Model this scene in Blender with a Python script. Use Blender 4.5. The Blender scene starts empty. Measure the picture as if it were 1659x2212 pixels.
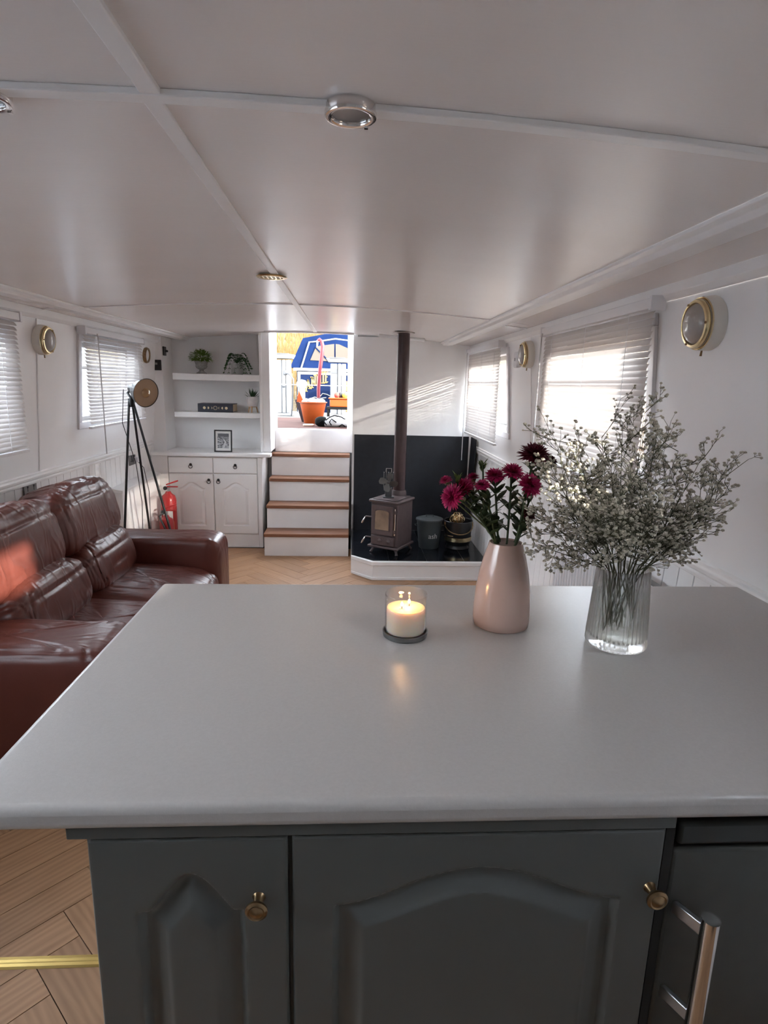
import bpy, bmesh, math, random
from mathutils import Vector, Matrix, noise
PI = math.pi
scene = bpy.context.scene
COL = scene.collection
rnd = random.Random(7)

# ------------------------------------------------------------------ camera
H = 1.5225
CF, CP, CY, CR = 1280.0, .2127, .0592, .0250
fw = Vector((math.sin(CY)*math.cos(CP), math.cos(CY)*math.cos(CP), -math.sin(CP)))
rt = Vector((math.cos(CY), -math.sin(CY), 0)); up = rt.cross(fw)
RT = rt*math.cos(CR) + up*math.sin(CR); UP = -rt*math.sin(CR) + up*math.cos(CR)
cam = bpy.data.cameras.new('camera'); camo = bpy.data.objects.new('camera', cam); COL.objects.link(camo)
M = Matrix((RT, UP, -fw)).transposed().to_4x4(); M.translation = (0, 0, H)
camo.matrix_world = M
cam.sensor_fit = 'VERTICAL'; cam.sensor_height = 36.0; cam.lens = CF/2212*36.0
cam.clip_start = .02; cam.clip_end = 300
scene.camera = camo

# ------------------------------------------------------------------ world, sun, exposure
SUN_DIR = Vector((-1.0, .80, -.37)).normalized()          # direction the light travels
world = bpy.data.worlds.new('sky'); scene.world = world; world.use_nodes = True
wn = world.node_tree.nodes; wl = world.node_tree.links
for n in list(wn): wn.remove(n)
wo = wn.new('ShaderNodeOutputWorld'); bg = wn.new('ShaderNodeBackground'); sky = wn.new('ShaderNodeTexSky')
sky.sky_type = 'NISHITA'; sky.sun_disc = False
sky.sun_elevation = math.asin(-SUN_DIR.z); sky.sun_rotation = math.atan2(-SUN_DIR.x, -SUN_DIR.y)
sky.air_density = 1.0; sky.dust_density = 0.5; sky.ozone_density = 1.0
hsv = wn.new('ShaderNodeHueSaturation'); hsv.inputs['Saturation'].default_value = .28
wl.new(sky.outputs[0], hsv.inputs['Color']); wl.new(hsv.outputs[0], bg.inputs[0])
bg.inputs[1].default_value = 1.0
wl.new(bg.outputs[0], wo.inputs[0])
sl = bpy.data.lights.new('sun', 'SUN'); sl.energy = 3.4; sl.angle = .02; sl.color = (1, .88, .76)
slo = bpy.data.objects.new('sun', sl); COL.objects.link(slo)
slo.rotation_euler = SUN_DIR.to_track_quat('-Z', 'Y').to_euler()
vs = scene.view_settings
vs.view_transform = 'Standard'; vs.look = 'None'; vs.gamma = 1.0; vs.use_curve_mapping = False
vs.exposure = 2.75
scene.cycles.max_bounces = 14; scene.cycles.diffuse_bounces = 8; scene.cycles.glossy_bounces = 5
scene.cycles.transmission_bounces = 12; scene.cycles.transparent_max_bounces = 16
scene.cycles.sample_clamp_indirect = 6.0
scene.cycles.use_denoising = True
def portal(name, c, nrm, w, h):                            # guides sky sampling through an opening, gives no light itself
    a = bpy.data.lights.new(name, 'AREA'); a.shape = 'RECTANGLE'; a.size = w; a.size_y = h
    a.cycles.is_portal = True
    o = bpy.data.objects.new(name, a); COL.objects.link(o); o.location = c
    o.rotation_euler = Vector(nrm).to_track_quat('-Z', 'Y').to_euler()
portal('portal_hatch', (-.375, 5.98, 1.55), (0, -1, 0), .72, 1.0)
portal('portal_added_roof_gap', (-.37, 5.78, 2.13), (0, 0, -1), .78, .30)  # sky through the roof gap added above the steps to brighten the room
portal('portal_left_far', (-1.98, 4.47, 1.5), (1, 0, 0), 1.0, .6)
portal('portal_left_near', (-1.98, 2.65, 1.5), (1, 0, 0), 1.0, .6)
portal('portal_left_kitchen', (-1.98, .775, 1.45), (1, 0, 0), 1.45, .66)
portal('portal_right_near', (1.36, 2.70, 1.5), (-1, 0, 0), 1.05, .6)
portal('portal_right_far', (1.36, 4.8, 1.5), (-1, 0, 0), 1.1, .6)
portal('portal_right_kitchen', (1.36, .34, 1.67), (-1, 0, 0), .44, .24)

# ------------------------------------------------------------------ materials
MATS = {}
def newmat(name):
    m = bpy.data.materials.new(name); m.use_nodes = True
    return m, m.node_tree.nodes, m.node_tree.links, m.node_tree.nodes['Principled BSDF']
def mat(name, col, rough=.5, metal=0., var=.0, vscale=8., bump=0., bscale=60., bdist=.002, coat=0., spec=.5,
        stretch=(1, 1, 1), col2=None, aniso=0., trans=0., sss=0.):
    if name in MATS: return MATS[name]
    m, n, l, p = newmat(name)
    p.inputs['Base Color'].default_value = (*col, 1); p.inputs['Roughness'].default_value = rough
    p.inputs['Metallic'].default_value = metal; p.inputs['Specular IOR Level'].default_value = spec
    if coat: p.inputs['Coat Weight'].default_value = coat; p.inputs['Coat Roughness'].default_value = .15
    if aniso: p.inputs['Anisotropic'].default_value = aniso
    if sss:
        p.inputs['Subsurface Weight'].default_value = sss; p.inputs['Subsurface Radius'].default_value = (.02, .012, .006)
        p.inputs['Subsurface Scale'].default_value = 1.0
    tc = n.new('ShaderNodeTexCoord'); mp = n.new('ShaderNodeMapping'); mp.inputs['Scale'].default_value = stretch
    l.new(tc.outputs['Object'], mp.inputs['Vector'])
    if var or col2:
        t = n.new('ShaderNodeTexNoise'); t.inputs['Scale'].default_value = vscale; t.inputs['Detail'].default_value = 5
        l.new(mp.outputs[0], t.inputs['Vector'])
        r = n.new('ShaderNodeMix'); r.data_type = 'RGBA'
        a = col if col2 else tuple(max(0, c*(1-var)) for c in col); b = col2 if col2 else tuple(min(1, c*(1+var)) for c in col)
        r.inputs['A'].default_value = (*a, 1); r.inputs['B'].default_value = (*b, 1)
        cr = n.new('ShaderNodeMapRange'); cr.inputs['From Min'].default_value = .3; cr.inputs['From Max'].default_value = .7
        l.new(t.outputs['Fac'], cr.inputs['Value']); l.new(cr.outputs[0], r.inputs['Factor'])
        l.new(r.outputs['Result'], p.inputs['Base Color'])
    if bump:
        t2 = n.new('ShaderNodeTexNoise'); t2.inputs['Scale'].default_value = bscale; t2.inputs['Detail'].default_value = 4
        l.new(mp.outputs[0], t2.inputs['Vector'])
        b = n.new('ShaderNodeBump'); b.inputs['Strength'].default_value = bump; b.inputs['Distance'].default_value = bdist
        l.new(t2.outputs['Fac'], b.inputs['Height']); l.new(b.outputs[0], p.inputs['Normal'])
    if trans:
        out = n['Material Output']; tl = n.new('ShaderNodeBsdfTranslucent'); tl.inputs[0].default_value = (*col, 1)
        mx = n.new('ShaderNodeMixShader'); mx.inputs[0].default_value = trans
        l.new(p.outputs[0], mx.inputs[1]); l.new(tl.outputs[0], mx.inputs[2]); l.new(mx.outputs[0], out.inputs[0])
    MATS[name] = m
    return m
def glassmat(name, col=(1, 1, 1), ior=1.45, rough=0.):
    m, n, l, p = newmat(name); out = n['Material Output']; n.remove(p)
    g = n.new('ShaderNodeBsdfGlass'); g.inputs['Color'].default_value = (*col, 1); g.inputs['IOR'].default_value = ior
    g.inputs['Roughness'].default_value = rough; l.new(g.outputs[0], out.inputs[0]); MATS[name] = m
    return m
def thinglass(name, col=(1, 1, 1), refl=.05, edge=.5, rough=.02, glass=None):
    """thin clear glass: see-through face on, more mirror-like at grazing angles"""
    m, n, l, p = newmat(name); out = n['Material Output']; n.remove(p)
    tr = n.new('ShaderNodeBsdfTransparent'); tr.inputs[0].default_value = (*col, 1)
    if glass:
        gl = n.new('ShaderNodeBsdfGlass'); gl.inputs['IOR'].default_value = glass; gl.inputs['Roughness'].default_value = 0
    else:
        gl = n.new('ShaderNodeBsdfGlossy'); gl.inputs['Roughness'].default_value = rough
    lw = n.new('ShaderNodeLayerWeight'); lw.inputs[0].default_value = .5
    pw = n.new('ShaderNodeMath'); pw.operation = 'POWER'; pw.inputs[1].default_value = 3.0
    ma = n.new('ShaderNodeMath'); ma.operation = 'MULTIPLY_ADD'; ma.inputs[1].default_value = edge; ma.inputs[2].default_value = refl
    l.new(lw.outputs['Facing'], pw.inputs[0]); l.new(pw.outputs[0], ma.inputs[0])
    mx = n.new('ShaderNodeMixShader')
    l.new(ma.outputs[0], mx.inputs[0]); l.new(tr.outputs[0], mx.inputs[1]); l.new(gl.outputs[0], mx.inputs[2])
    l.new(mx.outputs[0], out.inputs[0]); MATS[name] = m
    return m
def emat(name, col, s):
    m, n, l, p = newmat(name)
    p.inputs['Base Color'].default_value = (*col, 1); p.inputs['Emission Color'].default_value = (*col, 1)
    p.inputs['Emission Strength'].default_value = s; MATS[name] = m
    return m

WALL = mat('wall_paint', (.90, .90, .905), .42, var=.015, vscale=3, bump=.05, bscale=250, bdist=.001)
CEIL = mat('ceiling_paint', (.84, .80, .78), .27, var=.02, vscale=2, bump=.10, bscale=90, bdist=.002, stretch=(.35, 2.2, 1))
TRIM = mat('trim_paint', (.88, .875, .875), .35, var=.02, vscale=12)
JOIN = mat('joinery_paint', (.86, .85, .845), .38, var=.02, vscale=6, bump=.04, bscale=150, bdist=.001)
SLAT = mat('blind_slat', (.64, .605, .585), .45, trans=.14)
PLAS = mat('white_plastic', (.80, .80, .82), .35)
CREAMP = mat('cream_plastic', (.72, .69, .63), .4)
BRASS = mat('brass', (.72, .58, .34), .25, metal=1., var=.08, vscale=40)
OLDBR = mat('aged_brass', (.32, .22, .12), .3, metal=1., var=.25, vscale=60)
CHROME = mat('chrome', (.75, .72, .70), .1, metal=1.)
STEEL = mat('brushed_steel', (.55, .56, .58), .28, metal=1., bump=.05, bscale=30, stretch=(40, 40, 1))
BLACK = mat('black_metal', (.012, .012, .013), .4, spec=.4)
BLACKP = mat('black_plastic', (.02, .02, .022), .35)
DARKB = mat('hearth_board', (.010, .012, .018), .6, var=.2, vscale=20)
TILE = mat('hearth_tile', (.008, .010, .014), .12, var=.3, vscale=12, bump=.03, bscale=8)
STOVE = mat('stove_iron', (.105, .075, .075), .45, var=.12, vscale=25, bump=.12, bscale=180, bdist=.001)
ASHM = mat('ash_bucket_paint', (.052, .062, .066), .5, var=.08, vscale=15)
FIREGL = mat('stove_glass', (.30, .22, .16), .15, var=.35, vscale=9, coat=.6)
WORK = mat('worktop_laminate', (.51, .485, .468), .28, var=.03, vscale=180, bump=.22, bscale=420, bdist=.0008)
SAGE = mat('sage_grey_paint', (.108, .117, .112), .36, var=.03, vscale=5, bump=.06, bscale=200, bdist=.001)
DARKV = mat('void_dark', (.02, .02, .02), .8)
FRIDGE = mat('fridge_silver', (.085, .09, .085), .4, metal=.3, var=.06, vscale=30)
FRIDGET = mat('fridge_top', (.03, .036, .036), .45)
RED = mat('extinguisher_red', (.38, .018, .018), .35, coat=.3)
WPAPER = mat('paper_white', (.8, .79, .77), .6)
ORANGEL = mat('orange_label', (.75, .25, .05), .5)
NAVY = mat('navy_card', (.012, .013, .03), .45)
GOLDP = mat('gold_print', (.75, .62, .40), .4)
PAGES = mat('page_edges', (.55, .42, .28), .8, var=.15, vscale=80, stretch=(1, 1, 30))
STONE = mat('urn_stone', (.33, .33, .31), .85, var=.2, vscale=50, bump=.2, bscale=120)
POTG = mat('grey_pot', (.42, .42, .41), .7, var=.05)
MARBLE = mat('marble_pot', (.78, .76, .75), .35, col2=(.55, .53, .55), vscale=14)
PINE = mat('pale_wood', (.55, .33, .16), .5, var=.15, vscale=20, stretch=(4, 4, .6))
LEAFL = mat('leaf_lime', (.16, .26, .035), .5, var=.35, vscale=60, trans=.25)
LEAFD = mat('leaf_deep', (.03, .12, .03), .45, var=.3, vscale=60, trans=.2)
LEAFS = mat('leaf_succulent', (.02, .06, .02), .45, var=.3, vscale=60)
STEMG = mat('stem_green', (.045, .075, .03), .5, var=.2, vscale=40)
STEMB = mat('stem_olive', (.06, .065, .03), .55, var=.2, vscale=40)
MAGENTA = mat('aster_magenta', (.42, .010, .10), .55, var=.35, vscale=120, trans=.15)
MAGDARK = mat('aster_dark', (.12, .004, .022), .6, var=.35, vscale=120, trans=.1)
GYPS = mat('gypsophila_white', (.52, .485, .40), .7, var=.15, vscale=200, trans=.25)
PINKV = mat('pink_glaze', (.50, .34, .285), .18, col2=(.56, .40, .345), vscale=7, coat=.5)
INSIDE = mat('vase_inside', (.25, .15, .12), .5)
WAX = mat('wax', (.80, .68, .55), .5, sss=.8)
TRAY = mat('pewter', (.20, .20, .20), .3, metal=.8)
WICK = mat('wick', (.05, .03, .02), .8)
FLAME = emat('flame', (1., .66, .28), 5.)
PANE = thinglass('window_pane', (.95, .97, .98), .03, .4)
JARGL = thinglass('jar_glass', (.97, .96, .95), .04, .75)
VASEGL = thinglass('ribbed_glass', (.955, .96, .955), .38, .6, glass=1.45)
WATER = thinglass('vase_water', (.965, .972, .945), .18, .35, glass=1.33)
FROST = mat('frosted_lens', (.38, .35, .32), .35, bump=.25, bscale=140, bdist=.002, coat=.6)
FROSTD = mat('dim_lens', (.25, .24, .23), .25, coat=.6)
COPPER = mat('copper_inside', (.34, .23, .15), .45, metal=.6)
BULB = mat('bulb_glass', (.36, .22, .11), .12, coat=1.)
GOLDSTRIP = mat('gold_anodised', (.72, .52, .18), .3, metal=1., bump=.04, bscale=60, stretch=(1, 30, 1))
TREADW = mat('stair_wood', (.24, .105, .055), .45, var=.25, vscale=10, stretch=(.5, 8, 8))

# leather with creases
def leather():
    m, n, l, p = newmat('leather_oxblood'); MATS['leather'] = m
    tc = n.new('ShaderNodeTexCoord')
    t = n.new('ShaderNodeTexNoise'); t.inputs['Scale'].default_value = 5; t.inputs['Detail'].default_value = 6
    l.new(tc.outputs['Object'], t.inputs['Vector'])
    r = n.new('ShaderNodeMix'); r.data_type = 'RGBA'
    r.inputs['A'].default_value = (.072, .019, .014, 1); r.inputs['B'].default_value = (.135, .037, .026, 1)
    l.new(t.outputs['Fac'], r.inputs['Factor']); l.new(r.outputs['Result'], p.inputs['Base Color'])
    p.inputs['Roughness'].default_value = .37; p.inputs['Specular IOR Level'].default_value = .4
    v = n.new('ShaderNodeTexVoronoi'); v.inputs['Scale'].default_value = 160
    l.new(tc.outputs['Object'], v.inputs['Vector'])
    mp = n.new('ShaderNodeMapping'); mp.inputs['Scale'].default_value = (5, 14, 5); mp.inputs['Rotation'].default_value = (.3, .2, .5)
    l.new(tc.outputs['Object'], mp.inputs['Vector'])
    w = n.new('ShaderNodeTexNoise'); w.inputs['Scale'].default_value = 1.0; w.inputs['Detail'].default_value = 3; w.inputs['Distortion'].default_value = 1.2
    w.noise_type = 'RIDGED_MULTIFRACTAL' if hasattr(w, 'noise_type') else 'FBM'
    l.new(mp.outputs[0], w.inputs['Vector'])
    b1 = n.new('ShaderNodeBump'); b1.inputs['Strength'].default_value = .45; b1.inputs['Distance'].default_value = .016
    l.new(w.outputs['Fac'], b1.inputs['Height'])
    b2 = n.new('ShaderNodeBump'); b2.inputs['Strength'].default_value = .12; b2.inputs['Distance'].default_value = .001
    l.new(v.outputs['Distance'], b2.inputs['Height']); l.new(b1.outputs[0], b2.inputs['Normal']); l.new(b2.outputs[0], p.inputs['Normal'])
    return m
LEATHER = leather()
def oak():
    m, n, l, p = newmat('oak_plank'); MATS['oak'] = m
    tc = n.new('ShaderNodeTexCoord'); oi = n.new('ShaderNodeObjectInfo')
    ad = n.new('ShaderNodeVectorMath'); ad.operation = 'ADD'
    cx = n.new('ShaderNodeCombineXYZ')
    mul = n.new('ShaderNodeMath'); mul.operation = 'MULTIPLY'; mul.inputs[1].default_value = 40
    l.new(oi.outputs['Random'], mul.inputs[0])
    for i in range(3): l.new(mul.outputs[0], cx.inputs[i])
    l.new(tc.outputs['Object'], ad.inputs[0]); l.new(cx.outputs[0], ad.inputs[1])
    mp = n.new('ShaderNodeMapping'); mp.inputs['Scale'].default_value = (2.2, 16, 16); l.new(ad.outputs[0], mp.inputs['Vector'])
    t = n.new('ShaderNodeTexNoise'); t.inputs['Scale'].default_value = 1.6; t.inputs['Detail'].default_value = 6; t.inputs['Distortion'].default_value = 1.6
    l.new(mp.outputs[0], t.inputs['Vector'])
    w = n.new('ShaderNodeTexWave'); w.wave_type = 'BANDS'; w.bands_direction = 'Y'; w.inputs['Scale'].default_value = .9
    w.inputs['Distortion'].default_value = 9; w.inputs['Detail'].default_value = 3; w.inputs['Detail Scale'].default_value = .8
    l.new(mp.outputs[0], w.inputs['Vector'])
    r = n.new('ShaderNodeMix'); r.data_type = 'RGBA'
    r.inputs['A'].default_value = (.29, .150, .074, 1); r.inputs['B'].default_value = (.52, .305, .165, 1)
    mxf = n.new('ShaderNodeMath'); mxf.operation = 'MULTIPLY_ADD'; mxf.inputs[1].default_value = .35
    l.new(w.outputs['Fac'], mxf.inputs[0])
    hf = n.new('ShaderNodeMath'); hf.operation = 'MULTIPLY'; hf.inputs[1].default_value = .75
    l.new(t.outputs['Fac'], hf.inputs[0]); l.new(hf.outputs[0], mxf.inputs[2])
    l.new(mxf.outputs[0], r.inputs['Factor'])
    hs = n.new('ShaderNodeHueSaturation')
    vr = n.new('ShaderNodeMapRange'); vr.inputs['To Min'].default_value = .85; vr.inputs['To Max'].default_value = 1.15
    l.new(oi.outputs['Random'], vr.inputs['Value']); l.new(vr.outputs[0], hs.inputs['Value'])
    l.new(r.outputs['Result'], hs.inputs['Color']); l.new(hs.outputs[0], p.inputs['Base Color'])
    p.inputs['Roughness'].default_value = .42
    b = n.new('ShaderNodeBump'); b.inputs['Strength'].default_value = .1; b.inputs['Distance'].default_value = .001
    l.new(t.outputs['Fac'], b.inputs['Height']); l.new(b.outputs[0], p.inputs['Normal'])
    return m
OAK = oak()

# ------------------------------------------------------------------ mesh helpers
ORG = {}
class MB:
    def __init__(s, M=None): s.v = []; s.f = []; s.M = M or Matrix.Identity(4)
    def add(s, vs_, fs):
        o = len(s.v); s.v += [s.M @ Vector(p) for p in vs_]; s.f += [tuple(i+o for i in f) for f in fs]; return s
    def hexa(s, p):
        return s.add(p, [(0, 3, 2, 1), (4, 5, 6, 7), (0, 1, 5, 4), (1, 2, 6, 5), (2, 3, 7, 6), (3, 0, 4, 7)])
    def box(s, x0, x1, y0, y1, z0, z1):
        return s.hexa([(x0, y0, z0), (x1, y0, z0), (x1, y1, z0), (x0, y1, z0), (x0, y0, z1), (x1, y0, z1), (x1, y1, z1), (x0, y1, z1)])
    def prism(s, poly, a0, a1, ax='z'):
        n = len(poly)
        def P(q, a):
            return (q[0], q[1], a) if ax == 'z' else (a, q[0], q[1]) if ax == 'x' else (q[0], a, q[1])
        return s.add([P(q, a0) for q in poly]+[P(q, a1) for q in poly],
                     [tuple(range(n))[::-1], tuple(range(n, 2*n))]+[(i, (i+1) % n, n+(i+1) % n, n+i) for i in range(n)])
    def lathe(s, prof, n=32, c=(0, 0, 0), rib=None, closed=False):
        vs_ = []
        for r, z in prof:
            for i in range(n):
                a = 2*PI*i/n; k = 1 if rib is None else rib(a, r, z)
                vs_.append((c[0]+r*k*math.cos(a), c[1]+r*k*math.sin(a), c[2]+z))
        m = len(prof); fs = []
        for j in range(m if closed else m-1):
            for i in range(n):
                fs.append((j*n+i, j*n+(i+1) % n, ((j+1) % m)*n+(i+1) % n, ((j+1) % m)*n+i))
        if not closed:
            if prof[0][0] > 1e-5: fs.append(tuple(range(n))[::-1])
            if prof[-1][0] > 1e-5: fs.append(tuple(range((m-1)*n, m*n)))
        return s.add(vs_, fs)
    def tube(s, pts, r, n=8, closed=False):
        pts = [Vector(p) for p in pts]; m = len(pts)
        rr = r if isinstance(r, (list, tuple)) else [r]*m
        vs_ = []; nrm = None
        for i, p in enumerate(pts):
            if closed: t = pts[(i+1) % m]-pts[i-1]
            else: t = pts[min(i+1, m-1)]-pts[max(i-1, 0)]
            if t.length < 1e-9: t = Vector((0, 0, 1))
            t.normalize()
            if nrm is None:
                nrm = t.cross(Vector((0, 0, 1)))
                if nrm.length < .1: nrm = t.cross(Vector((1, 0, 0)))
            nrm = nrm - t*nrm.dot(t); nrm.normalize(); b = t.cross(nrm)
            for k in range(n):
                a = 2*PI*k/n; vs_.append(p+(nrm*math.cos(a)+b*math.sin(a))*rr[i])
        fs = []
        for i in range(m if closed else m-1):
            j = (i+1) % m
            for k in range(n): fs.append((i*n+k, i*n+(k+1) % n, j*n+(k+1) % n, j*n+k))
        if not closed: fs += [tuple(range(n))[::-1], tuple(range((m-1)*n, m*n))]
        return s.add(vs_, fs)
    def grid(s, fn, nu, nv):
        vs_ = [fn(i/nu, j/nv) for j in range(nv+1) for i in range(nu+1)]
        return s.add(vs_, [(j*(nu+1)+i, j*(nu+1)+i+1, (j+1)*(nu+1)+i+1, (j+1)*(nu+1)+i) for j in range(nv) for i in range(nu)])
    def mesh(s, name, m, off=Vector(), smooth=None, recalc=True):
        me = bpy.data.meshes.new(name); me.from_pydata([tuple(p-off) for p in s.v], [], s.f); me.update()
        if recalc:
            b = bmesh.new(); b.from_mesh(me); bmesh.ops.recalc_face_normals(b, faces=b.faces); b.to_mesh(me); b.free()
        if smooth:
            for p in me.polygons: p.use_smooth = True
            me.set_sharp_from_angle(angle=math.radians(smooth))
        if m: me.materials.append(m)
        return me
    def build(s, name, m, parent=None, smooth=None, bevel=0, recalc=True, base=None, seg=2):
        off = ORG.get(parent.name, Vector()) if parent else (Vector(base) if base is not None else Vector())
        o = bpy.data.objects.new(name, s.mesh(name, m, off, smooth, recalc)); COL.objects.link(o)
        if parent: o.parent = parent
        else: o.location = off
        ORG[o.name] = off
        if bevel:
            bm_ = o.modifiers.new('bevel', 'BEVEL'); bm_.width = bevel; bm_.segments = seg; bm_.limit_method = 'ANGLE'; bm_.angle_limit = .6
            if not smooth:
                for p in o.data.polygons: p.use_smooth = True
                o.data.set_sharp_from_angle(angle=.5)
        return o
def thing(name, loc, label=None, cat=None, group=None, kind=None):
    o = bpy.data.objects.new(name, None); COL.objects.link(o); o.location = loc; ORG[o.name] = Vector(loc)
    o.empty_display_size = .05
    tag(o, label, cat, group, kind); return o
def tag(o, label=None, cat=None, group=None, kind=None):
    if label: o['label'] = label
    if cat: o['category'] = cat
    if group: o['group'] = group
    if kind: o['kind'] = kind
    return o
def inst(me, name, parent, loc, rot=None):
    o = bpy.data.objects.new(name, me); COL.objects.link(o); o.parent = parent
    o.location = Vector(loc)-ORG.get(parent.name, Vector())
    if rot: o.rotation_euler = rot
    return o
def superq(c, s, e1=.5, e2=.5, nu=40, nv=24, disp=None, rot=None):
    """rounded pillow-like closed surface as MB verts"""
    def sg(v, e): return math.copysign(abs(v)**e, v)
    vs_ = []; R = rot or Matrix.Identity(3)
    for j in range(nv+1):
        ph = -PI/2+PI*j/nv
        for i in range(nu):
            th = 2*PI*i/nu
            p = Vector((sg(math.cos(ph), e1)*sg(math.cos(th), e2)*s[0], sg(math.cos(ph), e1)*sg(math.sin(th), e2)*s[1], sg(math.sin(ph), e1)*s[2]))
            if disp: p = disp(p)
            vs_.append(Vector(c)+R @ p)
    fs = [(j*nu+i, j*nu+(i+1) % nu, (j+1)*nu+(i+1) % nu, (j+1)*nu+i) for j in range(nv) for i in range(nu)]
    return vs_, fs

def pt(px, py, y):
    d = fw+RT*((px-829.5)/CF)-UP*((py-1106)/CF); t = y/d.y; return Vector((0, 0, H))+d*t
# ------------------------------------------------------------------ room shell
ZC, KC, XC = 1.953, .040, -.336
def zc(x): return ZC-KC*(x-XC)**2
def XR(z): return 1.155-.075*(z-.945) if z >= .945 else 1.155-.055*(.945-z)
def XL(z): return -1.785+.075*(z-.945) if z >= .945 else -1.785-.012*(.945-z)
Y0, YB, YX = -1.7, 5.5, 5.9           # kitchen end, stove wall, outer bulkhead

# floor: base + herringbone planks
floor = MB().box(-1.86, 1.2, Y0, YX, -.06, -.006).build('floor', DARKV); tag(floor, 'herringbone floor of pale brown oak planks', None, kind='structure')
PW, PN = .115, 5; PL = PW*PN; G = .0012
def clip(poly, x0, x1, y0, y1):
    def cut(P, f, inter):
        out = []
        for i in range(len(P)):
            a, b = P[i-1], P[i]
            if f(b):
                if not f(a): out.append(inter(a, b))
                out.append(b)
            elif f(a): out.append(inter(a, b))
        return out
    def ix(c): return lambda a, b: (c, a[1]+(b[1]-a[1])*(c-a[0])/(b[0]-a[0]))
    def iy(c): return lambda a, b: (a[0]+(b[0]-a[0])*(c-a[1])/(b[1]-a[1]), c)
    for f, g in ((lambda p: p[0] >= x0, ix(x0)), (lambda p: p[0] <= x1, ix(x1)), (lambda p: p[1] >= y0, iy(y0)), (lambda p: p[1] <= y1, iy(y1))):
        if not poly: return poly
        poly = cut(poly, f, g)
    return poly
plank_me = MB().box(-PL/2+G, PL/2-G, -PW/2+G, PW/2-G, -.006, 0).mesh('plank', OAK)
c45 = math.sqrt(.5)
def r45(x, y): return ((x-y)*c45-.33, (x+y)*c45+1.0)
FX0, FX1, FY0, FY1 = -1.80, 1.095, -.2, 5.38
for k in range(-70, 90):
    for j in range(-12, 12):
        for hv in (0, 1):
            ox, oy = k*PW+2*PL*j, k*PW
            cx_, cy_ = (ox+PL/2, oy+PW/2) if hv == 0 else (ox+PW/2, oy+PW+PL/2)
            c = r45(cx_, cy_)
            if not (FX0-.35 < c[0] < FX1+.35 and FY0-.35 < c[1] < FY1+.35): continue
            ang = PI/4+(PI/2 if hv else 0); ca, sa = math.cos(ang), math.sin(ang)
            cor = [(c[0]+ca*u-sa*v, c[1]+sa*u+ca*v) for u, v in ((-PL/2+G, -PW/2+G), (PL/2-G, -PW/2+G), (PL/2-G, PW/2-G), (-PL/2+G, PW/2-G))]
            cl = clip(cor, FX0, FX1, FY0, FY1)
            if len(cl) < 3: continue
            if all(FX0 <= p[0] <= FX1 and FY0 <= p[1] <= FY1 for p in cor): me = plank_me
            else:
                loc = [(ca*(p[0]-c[0])+sa*(p[1]-c[1]), -sa*(p[0]-c[0])+ca*(p[1]-c[1])) for p in cl]
                ar = abs(sum(loc[i-1][0]*loc[i][1]-loc[i][0]*loc[i-1][1] for i in range(len(loc))))/2
                if ar < .0006: continue
                me = MB().prism(loc, -.006, 0).mesh('plank', OAK)
            inst(me, 'plank', floor, (c[0], c[1], 0), (0, 0, ang))

# side walls with window holes
WR = [(2.20, 3.20, 1.22, 1.75), (4.24, 5.36, 1.20, 1.75), (.12, .56, 1.56, 1.79)]  # last hole is the added galley window, out of view
WL = [(4.01, 4.94, 1.23, 1.74), (2.15, 3.15, 1.23, 1.74), (.05, 1.50, 1.12, 1.78)]  # last hole is the added galley window, out of view
def side_wall(name, X, sgn, holes, label):
    mb = MB(); ys = sorted({Y0, YX}|{h[0] for h in holes}|{h[1] for h in holes}); zs = sorted({.945, 1.93}|{h[2] for h in holes}|{h[3] for h in holes})
    T = .085*sgn
    for a in range(len(ys)-1):
        for b in range(len(zs)-1):
            ym, zm = (ys[a]+ys[a+1])/2, (zs[b]+zs[b+1])/2
            if any(h[0] < ym < h[1] and h[2] < zm < h[3] for h in holes): continue
            y0, y1, z0, z1 = ys[a], ys[a+1], zs[b], zs[b+1]
            mb.hexa([(X(z0), y0, z0), (X(z0)+T, y0, z0), (X(z0)+T, y1, z0), (X(z0), y1, z0), (X(z1), y0, z1), (X(z1)+T, y0, z1), (X(z1)+T, y1, z1), (X(z1), y1, z1)])
    T2 = .02*sgn
    z0, z1 = -.06, .945
    mb.hexa([(X(z0)+T2, Y0, z0), (X(z0)+T+T2, Y0, z0), (X(z0)+T+T2, YX, z0), (X(z0)+T2, YX, z0), (X(z1)+T2, Y0, z1), (X(z1)+T+T2, Y0, z1), (X(z1)+T+T2, YX, z1), (X(z1)+T2, YX, z1)])
    o = mb.build(name, WALL); tag(o, label, None, kind='structure'); return o
wall_r = side_wall('wall_right', XR, 1, WR, 'white painted cabin side with boarded dado on the right')
wall_l = side_wall('wall_left', XL, -1, WL, 'white painted cabin side with boarded dado on the left')
# tongue and groove boards below the dado rail
BW = .092
for X, sgn, par in ((XR, 1, wall_r), (XL, -1, wall_l)):
    z0, z1 = 0, .945; g = .003; t = .018*sgn
    def hx(ya, yb, d): return [(X(z0)+d, ya, z0), (X(z0)+t, ya, z0), (X(z0)+t, yb, z0), (X(z0)+d, yb, z0), (X(z1)+d, ya, z1), (X(z1)+t, ya, z1), (X(z1)+t, yb, z1), (X(z1)+d, yb, z1)]
    me = MB().hexa(hx(g, BW-g, 0)).mesh('panelling_board', TRIM)
    y = -.1
    while y < YB-BW*.5:
        inst(me, 'panelling_board', par, (0, y, 0)); y += BW
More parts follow.
